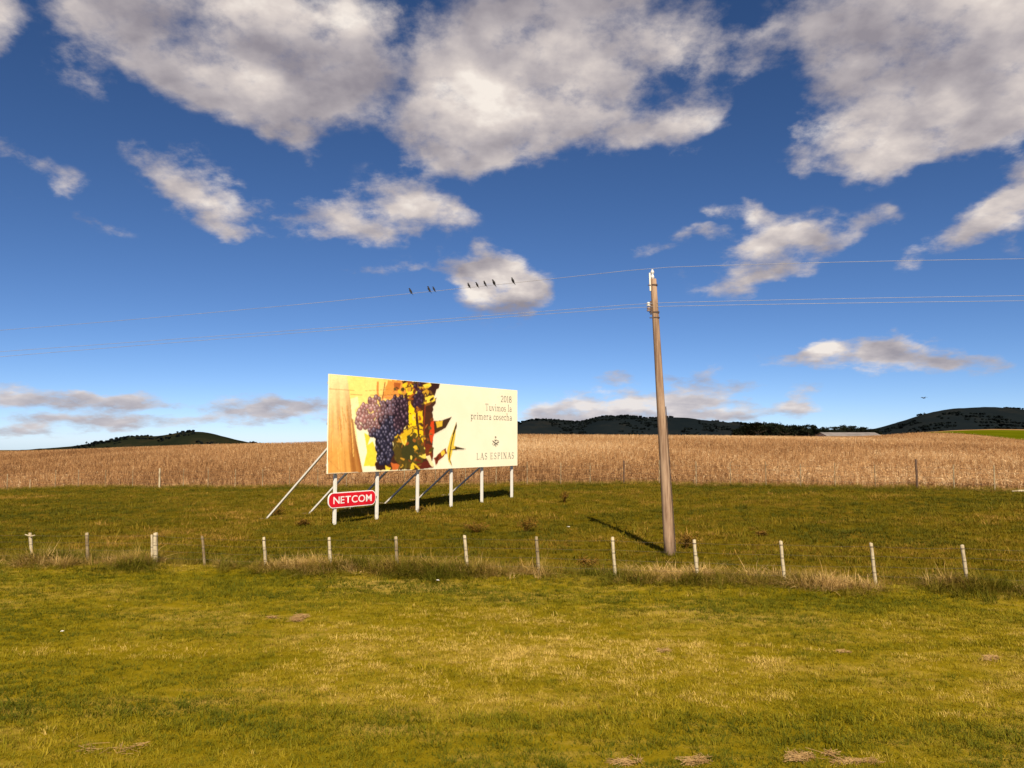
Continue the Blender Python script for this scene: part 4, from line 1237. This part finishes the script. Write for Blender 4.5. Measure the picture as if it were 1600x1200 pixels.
for row in (446, 489.5, 498):
    p, r = on_pole(row)
    h_ = .05 if row != 498 else .03
    link_mesh('steel_band', mesh_py('steel_band', *tube([loc(p - AX * h_ / 2), loc(p + AX * h_ / 2)], r + .012, 18)), M['dark_metal'], pole)
    q, _ = on_pole(row, -1.0)
    link_mesh('bolt', mesh_py('bolt', *tube([loc(q + Vector((-.10, -.02, 0))), loc(q + Vector((.02, -.02, 0)))], .016, 8)), M['dark_metal'], pole)
# bracket that carries the top insulator above the pole head
p0, r0 = on_pole(455, -1.0); p1 = at(1018.0, 424, PY)
me = mesh_py('top_bracket', *box_between(loc(p0 + Vector((-.03, 0, 0))), loc(p1 + Vector((-.06, 0, -.05))), .045, .045))
link_mesh('top_bracket', me, M['white_post'], pole)
def insulator(base, h, r, mat, n=3):
    prof = []
    for k in range(n):
        z = h * k / n
        prof += [(z, r * .55), (z + h * .12 / n * 2, r * (1 - .08 * k)), (z + h * .5 / n, r * .9), (z + h * .8 / n, r * .5)]
    prof.append((h, r * .4))
    return tube([loc(base + Vector((0, 0, z))) for z, _ in prof], [q for _, q in prof], 14)
ins_base = at(1019.5, 443, PY)
ins_ = link_mesh('insulator', mesh_py('insulator', *insulator(ins_base, .44, .066, M['porcelain'], 3), smooth=True), M['porcelain'], pole)
for row, s in ((487, 0), ):
    q, _ = on_pole(row, -1.0)
    link_mesh('insulator_rack', mesh_py('insulator_rack', *box_between(loc(q + Vector((-.05, -.03, -.12))), loc(q + Vector((-.05, -.03, .30))), .05, .03)), M['dark_metal'], pole)
for row in (488, 480):
    q, _ = on_pole(row, -1.0)
    link_mesh('insulator', mesh_py('insulator', *insulator(q + Vector((-.12, -.04, 0)), .13, .07, M['brown_glass'], 2), smooth=True), M['porcelain'] if row == 480 else M['brown_glass'], pole)
path = []
for k in range(9):
    row = 638 + (862 - 638) * k / 8
    q, _ = on_pole(row, 1.0, .1); path.append(loc(q + Vector((.006, 0, 0))))
link_mesh('conduit', mesh_py('conduit', *tube(path, .015, 8)), M['dark_metal'], pole)
path = []
for k in range(7):
    row = 455 + (600 - 455) * k / 6
    q, _ = on_pole(row, -1.0, .25); path.append(loc(q + Vector((-.010, 0, 0))))
link_mesh('earth_wire', mesh_py('earth_wire', *tube(path, .009, 6)), M['dark_metal'], pole)

WD = Vector((-.988, .155, 0)).normalized()     # run of the line, to the left
def wire_fn(P0, left, right):
    """parabola on each side through measured points"""
    def s_of(px):
        t = (px - 800) / F
        return (P0.x - t * P0.y) / (t * WD.y - WD.x)
    def fit(pts):
        A = []; B = []
        for px, py in pts:
            s = s_of(px); p = P0 + WD * s
            A.append([s, s * s]); B.append(at(px, py, p.y).z - P0.z)
        c, *_ = np.linalg.lstsq(np.array(A), np.array(B), rcond=None)
        return c
    cl, cr = fit(left), fit(right)
    def f(s):
        c = cl if s > 0 else cr
        p = P0 + WD * s
        return Vector((p.x, p.y, P0.z + c[0] * s + c[1] * s * s))
    return f, s_of
wires = []
for k, (P0, left, right, rad, lab) in enumerate((
        (at(1018.5, 418.5, PY), [(855, 435), (640, 459), (400, 482), (0, 515.5)], [(1300, 410), (1600, 404.5)], .0062, 'topmost overhead wire, carrying the row of perched birds'),
        (at(1014, 473.5, PY - .05), [(800, 489.5), (450, 517), (0, 549)], [(1300, 467), (1600, 462)], .0062, 'upper one of the two close overhead wires below the birds'),
        (at(1014, 479, PY - .05), [(800, 494), (450, 521.5), (0, 557)], [(1300, 474), (1600, 470)], .0062, 'lowest overhead wire, strung just under its twin'))):
    f, s_of = wire_fn(P0, left, right)
    pts = [f(s) for s in np.linspace(-38, 62, 81)]
    o = link_mesh('overhead_wire', mesh_py('overhead_wire', *tube([p - P0 for p in pts], rad, 5), smooth=True), M['wire'], None, P0)
    tag(o, lab, 'wire', 'overhead wires')
    wires.append((f, s_of))

def bird_meshes(seed):
    rd = random.Random(seed)
    hd = rd.uniform(-.008, .008)
    spine = [(.105, 0, -.075), (.085, 0, -.045), (.05, 0, .0), (.025, 0, .035), (.004, 0, .075), (-.012, 0, .112), (-.020, 0, .140), (-.028 + hd, 0, .162), (-.046 + hd, 0, .170), (-.060 + hd, 0, .168), (-.080 + hd, 0, .163)]
    rad = [(.017, .004), (.017, .006), (.020, .014), (.034, .030), (.040, .038), (.036, .035), (.025, .025), (.026, .026), (.020, .020), (.007, .006), (.001, .001)]
    body = mesh_py('body', *tube(spine, rad, 12), smooth=True)
    wings = []
    for s in (-1, 1):
        path = [(.068, s * .020, -.03), (.045, s * .036, .012), (.018, s * .043, .060), (-.004, s * .038, .105), (-.012, s * .024, .122)]
        wings.append(mesh_py('wing', *tube(path, [(.003, .004), (.007, .020), (.008, .030), (.007, .024), (.003, .006)], 8), smooth=True))
    legs = [mesh_py('leg', *tube([(.008, s * .014, .040), (.004, s * .014, .012), (-.004, s * .014, .004)], [.005, .003, .003], 6)) for s in (-1, 1)]
    return body, wings, legs
BIRDS = [bird_meshes(s) for s in (1, 2)]
BIRD_LABELS = ['leftmost dark bird perched on the top wire, apart from the others', 'second perched bird from the left, left one of the close pair', 'third perched bird from the left, right one of the close pair',
               'leftmost dark bird of the four in front of the small cloud', 'second of the four dark birds in front of the small cloud', 'third of the four dark birds in front of the small cloud',
               'fourth of the four dark birds in front of the small cloud', 'rightmost dark bird on the top wire, nearest the pole']
f, s_of = wires[0]
rd = random.Random(3)
for k, px in enumerate((639.5, 668.5, 676.5, 731.5, 744.5, 757, 771, 801)):
    p = f(s_of(px))
    bd = empty('bird', p + Vector((0, 0, .010)), R(rd.uniform(-28, 28)))
    sc = rd.uniform(.82, 1.0) if k not in (2, 4) else .76
    bd.scale = (sc, sc, sc)
    tag(bd, BIRD_LABELS[k], 'bird', 'birds perched on the wire')
    body, wg, lg = BIRDS[k % 2]
    link_mesh('body', body, M['bird'], bd)
    for m_ in wg: link_mesh('wing', m_, M['bird'], bd)
    for m_ in lg: link_mesh('leg', m_, M['bird'], bd)
# one bird on the wing above the right hill
p = at(1443.5, 622, 75)
bd = empty('bird', p, R(15)); tag(bd, 'tiny dark bird flying above the right hill', 'bird')
link_mesh('body', mesh_py('body', *tube([(.20, 0, -.01), (.10, 0, 0), (0, 0, 0), (-.10, 0, .01), (-.15, 0, .015), (-.19, 0, .01)], [(.04, .006), .03, .05, .045, .03, .004], 10), smooth=True), M['bird'], bd)
for s in (-1, 1):
    V = [(-.07, s * .03, .02), (.06, s * .03, .02), (.07, s * .20, .10), (-.05, s * .22, .11), (.07, s * .40, .05), (.02, s * .42, .05)]
    V += [(x, y, z - .012) for x, y, z in V]
    Fc = [(0, 1, 2, 3), (3, 2, 4, 5), (6, 7, 8, 9), (9, 8, 10, 11), (0, 1, 7, 6), (1, 2, 8, 7), (2, 4, 10, 8), (4, 5, 11, 10), (5, 3, 9, 11), (3, 0, 6, 9)]
    link_mesh('wing', mesh_py('wing', V, Fc), M['bird'], bd)

# ------------------------------------------------------------------ roadside fence
def post_mesh(base, top, r0, r1, seed, seg=9):
    rd = random.Random(seed)
    n = 6; path = []; rad = []
    for k in range(n + 1):
        t = k / n
        p = Vector(base).lerp(Vector(top), t) + Vector((rd.uniform(-.004, .004), rd.uniform(-.004, .004), 0))
        path.append(p); rad.append((r0 + (r1 - r0) * t) * rd.uniform(.95, 1.05))
    path.append(Vector(top) + Vector((0, 0, .012))); rad.append(r1 * .7)
    return mesh_py('post', *tube(path, rad, seg), smooth=True)
def near_at(px):
    d = ray(px, 893); t = d.x / d.y; Y = 20.66 / (1 + .158 * t)
    return t * Y, Y
fence = empty('roadside_fence', (0, 20.66, gz(0, 20.66)))
tag(fence, 'low wire fence with leaning pale posts along the road verge', 'fence')
FO = Vector((0, 20.66, gz(0, 20.66)))
NEAR = [(-60, -57, 832, .045, 'pale'), (47, 51, 833, .048, 'pale'), (135.5, 138, 833, .048, 'grey'), (236.8, 238.5, 836, .030, 'pale'), (243, 242.5, 833, .066, 'pale'), (316, 321, 838, .036, 'grey'), (412, 416.5, 840, .042, 'pale'), (514, 517.5, 840, .044, 'pale'),
        (618.3, 622, 839, .044, 'grey'), (726, 732, 837, .046, 'pale'), (838, 843, 839, .044, 'grey'), (957, 962, 840, .042, 'pale'), (1084.5, 1091, 844, .046, 'pale'), (1090, 1087, 872, .030, 'grey'), (1220, 1226.5, 846, .042, 'pale'), (1361, 1369, 849, .042, 'pale'),
        (1503, 1513, 852, .044, 'pale'), (1652, 1664, 856, .044, 'pale')]
for k, (tx_, bx_, ty_, r, kind) in enumerate(NEAR):
    X, Y = near_at(bx_)
    top = at(tx_, ty_, Y)
    base = Vector((X, Y, gz(X, Y) - .25)); 
    po = link_mesh('post', post_mesh(base - FO, top - FO, r * 1.06, r * .94, 500 + k), M['post_' + kind], fence)
    if k == 1:
        for s_, a_ in ((-.075, .16), (.07, .10)):
            c_ = at(tx_ + 1, ty_ + 5, Y - r) - FO
            link_mesh('wire_tie', mesh_py('wire_tie', *tube([c_ + Vector((0, 0, 0)), c_ + Vector((s_ * 2, -.03, a_ * .35))], [.022, .014], 8)), M['post_pale'], po)
    for hz in ((.30, .62, .92) if r > .035 else (.6,)):
        c_ = base.lerp(top, .2 + .8 * hz) - FO
        link_mesh('wire_loop', mesh_py('wire_loop', *tube([c_ - Vector((0, 0, .006)), c_ + Vector((0, 0, .006))], r + .006, 10)), M['fence_wire'], po)
for hz in (.22, .45, .70, .93):
    path = []
    for (tx_, bx_, ty_, r, kind) in NEAR:
        if r < .035: continue
        X, Y = near_at(bx_); top = at(tx_, ty_, Y); base = Vector((X, Y, gz(X, Y)))
        path.append(base.lerp(top, hz) - FO + Vector((0, -r - .004, 0)))
    full = []
    for a_, b_ in zip(path[:-1], path[1:]):
        for i in range(4): full.append(a_.lerp(b_, i / 4) - Vector((0, 0, .02 * math.sin(math.pi * i / 4))))
    full.append(path[-1])
    link_mesh('wire', mesh_py('wire', *tube(full, .0021, 4)), M['fence_wire'], fence)

# ------------------------------------------------------------------ fence at the edge of the crop
def far_at(px):
    d = ray(px, 762); t = d.x / d.y; Y = 51.3 / (1 + .318 * t)
    return t * Y, Y
ff = empty('field_fence', (0, 51.3, gz(0, 51.3)))
tag(ff, 'thin post and wire fence along the front edge of the maize field', 'fence')
FO2 = Vector((0, 51.3, gz(0, 51.3)))
FAR = [-70, -30, 11, 47, 86, 122, 164, 207, 249, 286, 325, 367, 410, 452, 496, 541, 588, 632, 680, 727, 775, 824, 876, 922, 975, 1030, 1088, 1142, 1197, 1251, 1305, 1368, 1433, 1491, 1554, 1618, 1685]
rd = random.Random(8)
tops = {}
for k, px in enumerate(FAR):
    X, Y = far_at(px); h = 1.42 + rd.uniform(-.1, .12); r = .026; kind = 'grey'
    if px == 249: r = .075; kind = 'pale'; h = 1.5
    elif px == 975: r = .055; kind = 'dark'; h = 1.45
    elif px == 1433: r = .065; kind = 'dark'; h = 1.62
    elif px in (1491, 1554, 11): r = .036; kind = 'grey'
    elif px == 47: h = .8; kind = 'pale'
    z = gz(X, Y)
    base = Vector((X, Y, z - .2)); top = Vector((X + rd.uniform(-.03, .03), Y, z + h))
    link_mesh('post', post_mesh(base - FO2, top - FO2, r, r * .92, 700 + k, 7), M['post_' + kind], ff)
    tops[px] = (Vector((X, Y, z)), h)
for hz in (.35, .65, .95, 1.2):
    path = [tops[px][0] + Vector((0, -.03, hz)) - FO2 for px in FAR]
    link_mesh('wire', mesh_py('wire', *tube(path, .004, 4)), M['fence_wire'], ff)
# fallen pale rail at the right end of the field edge
X, Y = far_at(1588); z = gz(X, Y)
o = link_mesh('fallen_rail', mesh_py('fallen_rail', *tube([(-.62, 0, .07), (-.2, .02, .10), (.5, -.02, .09), (.95, 0, .12)], [.055, .06, .06, .05], 9), smooth=True), M['post_pale'], None, (X, Y - .6, z))
tag(o, 'pale wooden rail lying on the grass at the right end of the field edge', 'rail')

# ------------------------------------------------------------------ weeds, straw, litter
def ground_hit(px, py):
    d = ray(px, py); o = Vector((0, 0, CH)); s = 4.0
    while s < 120:
        p = o + d * s
        if p.z < gz(p.x, p.y): break
        s += .05
    return o + d * s
def weed(px, py, h, w_, label, seed, n=44):
    rd = random.Random(seed)
    p = ground_hit(px, py)
    t = empty('weed', (p.x, p.y, gz(p.x, p.y) - .03)); tag(t, label, 'weed', 'brown weeds in the pasture')
    stems, leaves = [], []
    for k in range(n):
        a = rd.uniform(0, 6.28); l = w_ * rd.uniform(.2, 1.0) * .5; hh = h * rd.uniform(.5, 1.05) * (1.1 - .5 * l / w_)
        e_ = Vector((math.cos(a) * l, math.sin(a) * l, hh)); m_ = Vector((math.cos(a) * l * .35, math.sin(a) * l * .35, hh * .55))
        stems.append(tube([(0, 0, 0), m_, e_], [.006, .005, .002], 4, False))
        for q in range(12):
            u = rd.uniform(.3, 1.0); c = (m_ * (1 - u) + e_ * u) if u > .3 else m_ * u
            c = c + Vector((rd.uniform(-.05, .05), rd.uniform(-.05, .05), rd.uniform(-.04, .04)))
            leaves.append(blade(c, rd.uniform(0, 6.28), rd.uniform(-.02, .06), rd.uniform(.04, .10), .034, 2, .3))
    link_mesh('stems', mesh_py('stems', *merge(stems)), M['weed'], t)
    link_mesh('leaves', mesh_py('leaves', *merge(leaves)), M['weed'], t)
for k, a in enumerate((
        (432, 806, .50, .9, 'brown scrubby weed beside the foot of the leftmost billboard brace'),
        (475, 822, .30, .8, 'low brown weed in front of the second billboard brace'),
        (745, 832, .42, 1.2, 'wide brown weed in the pasture right below the billboard'),
        (822, 832, .62, 1.0, 'tall reddish brown weed right of the billboard, behind a fence post'),
        (882, 786, .62, .55, 'narrow dark weed near the right end of the billboard'),
        (920, 893, .42, .8, 'brown bushy weed close behind the fence, left of the pole shadow'),
        (1072, 858, .55, .7, 'reddish brown weed just right of the utility pole base'),
        (655, 800, .30, .9, 'low brown weed at the foot of the third billboard post'),
        (1190, 838, .18, .5, 'small low weed in the pasture right of the utility pole'))):
    weed(*a, seed=900 + k)

def straw_pile(px, py, w_, h, label, seed, n=70):
    rd = random.Random(seed)
    p = ground_hit(px, py)
    parts = []
    hubs = [(rd.gauss(0, w_ * .42), rd.gauss(0, w_ * .17), rd.uniform(.4, 1.2)) for _ in range(7)]
    for k in range(n):
        hx, hy, hw = rd.choice(hubs)
        c = Vector((hx + rd.gauss(0, w_ * .13 * hw), hy + rd.gauss(0, w_ * .08 * hw), rd.uniform(.015, .03 + h * hw * .6)))
        b_ = rd.gauss(0, .9) + (math.pi if rd.random() < .5 else 0)
        d = Vector((math.cos(b_), math.sin(b_), rd.uniform(-.2, .2))) * rd.uniform(.03, .11)
        parts.append(box_between(c - d, c + d, .0045, .003))
    me = mesh_py('straw_clump', *merge(parts))
    o = link_mesh('straw_clump', me, M['straw'], None, (p.x, p.y, gz(p.x, p.y) - .01))
    tag(o, label, 'straw', 'clumps of cut straw on the verge')
for k, a in enumerate((
        (457, 969, .62, .09, 'largest dry straw clump lying on the verge below the billboard', 160),
        (1552, 1031, .30, .06, 'small pinkish straw clump near the right edge of the verge', 70),
        (1036, 1019, .26, .04, 'thin wisp of straw on the verge below the utility pole', 36),
        (1318, 1020, .18, .03, 'tiny straw wisp on the verge right of the pole', 24),
        (1250, 1187, .42, .05, 'straw clump at the bottom edge, widest of the three on the right', 80),
        (1081, 1192, .24, .05, 'small straw clump at the bottom edge below the utility pole', 50),
        (1338, 1193, .30, .04, 'rightmost straw clump at the bottom edge', 50),
        (985, 1195, .20, .04, 'leftmost of the straw clumps at the bottom edge right of centre', 40),
        (160, 1176, .50, .03, 'long thin scatter of straw near the bottom left corner', 22))):
    straw_pile(*a[:5], seed=950 + k, n=int(a[5] * 2.4))

def litter(px, py, s, label, seed):
    rd = random.Random(seed); p = ground_hit(px, py)
    V, Fc = [], []
    n = 5
    for i in range(n + 1):
        for j in range(n + 1):
            V.append(((i / n - .5) * s, (j / n - .5) * s * .7, .03 + rd.uniform(0, .35) * s))
    for i in range(n):
        for j in range(n):
            a = i * (n + 1) + j; Fc.append((a, a + n + 1, a + n + 2, a + 1))
    o = link_mesh('paper_scrap', mesh_py('paper_scrap', V, Fc), M['scrap'], None, (p.x, p.y, gz(p.x, p.y) + .02))
    tag(o, label, 'litter')
litter(684, 911, .09, 'crumpled white scrap in the straw at the foot of the fence', 1)
litter(888, 826, .11, 'small white scrap on the pasture behind the fence', 2)
litter(97, 991, .05, 'tiny white scrap on the mown verge at the left', 3)
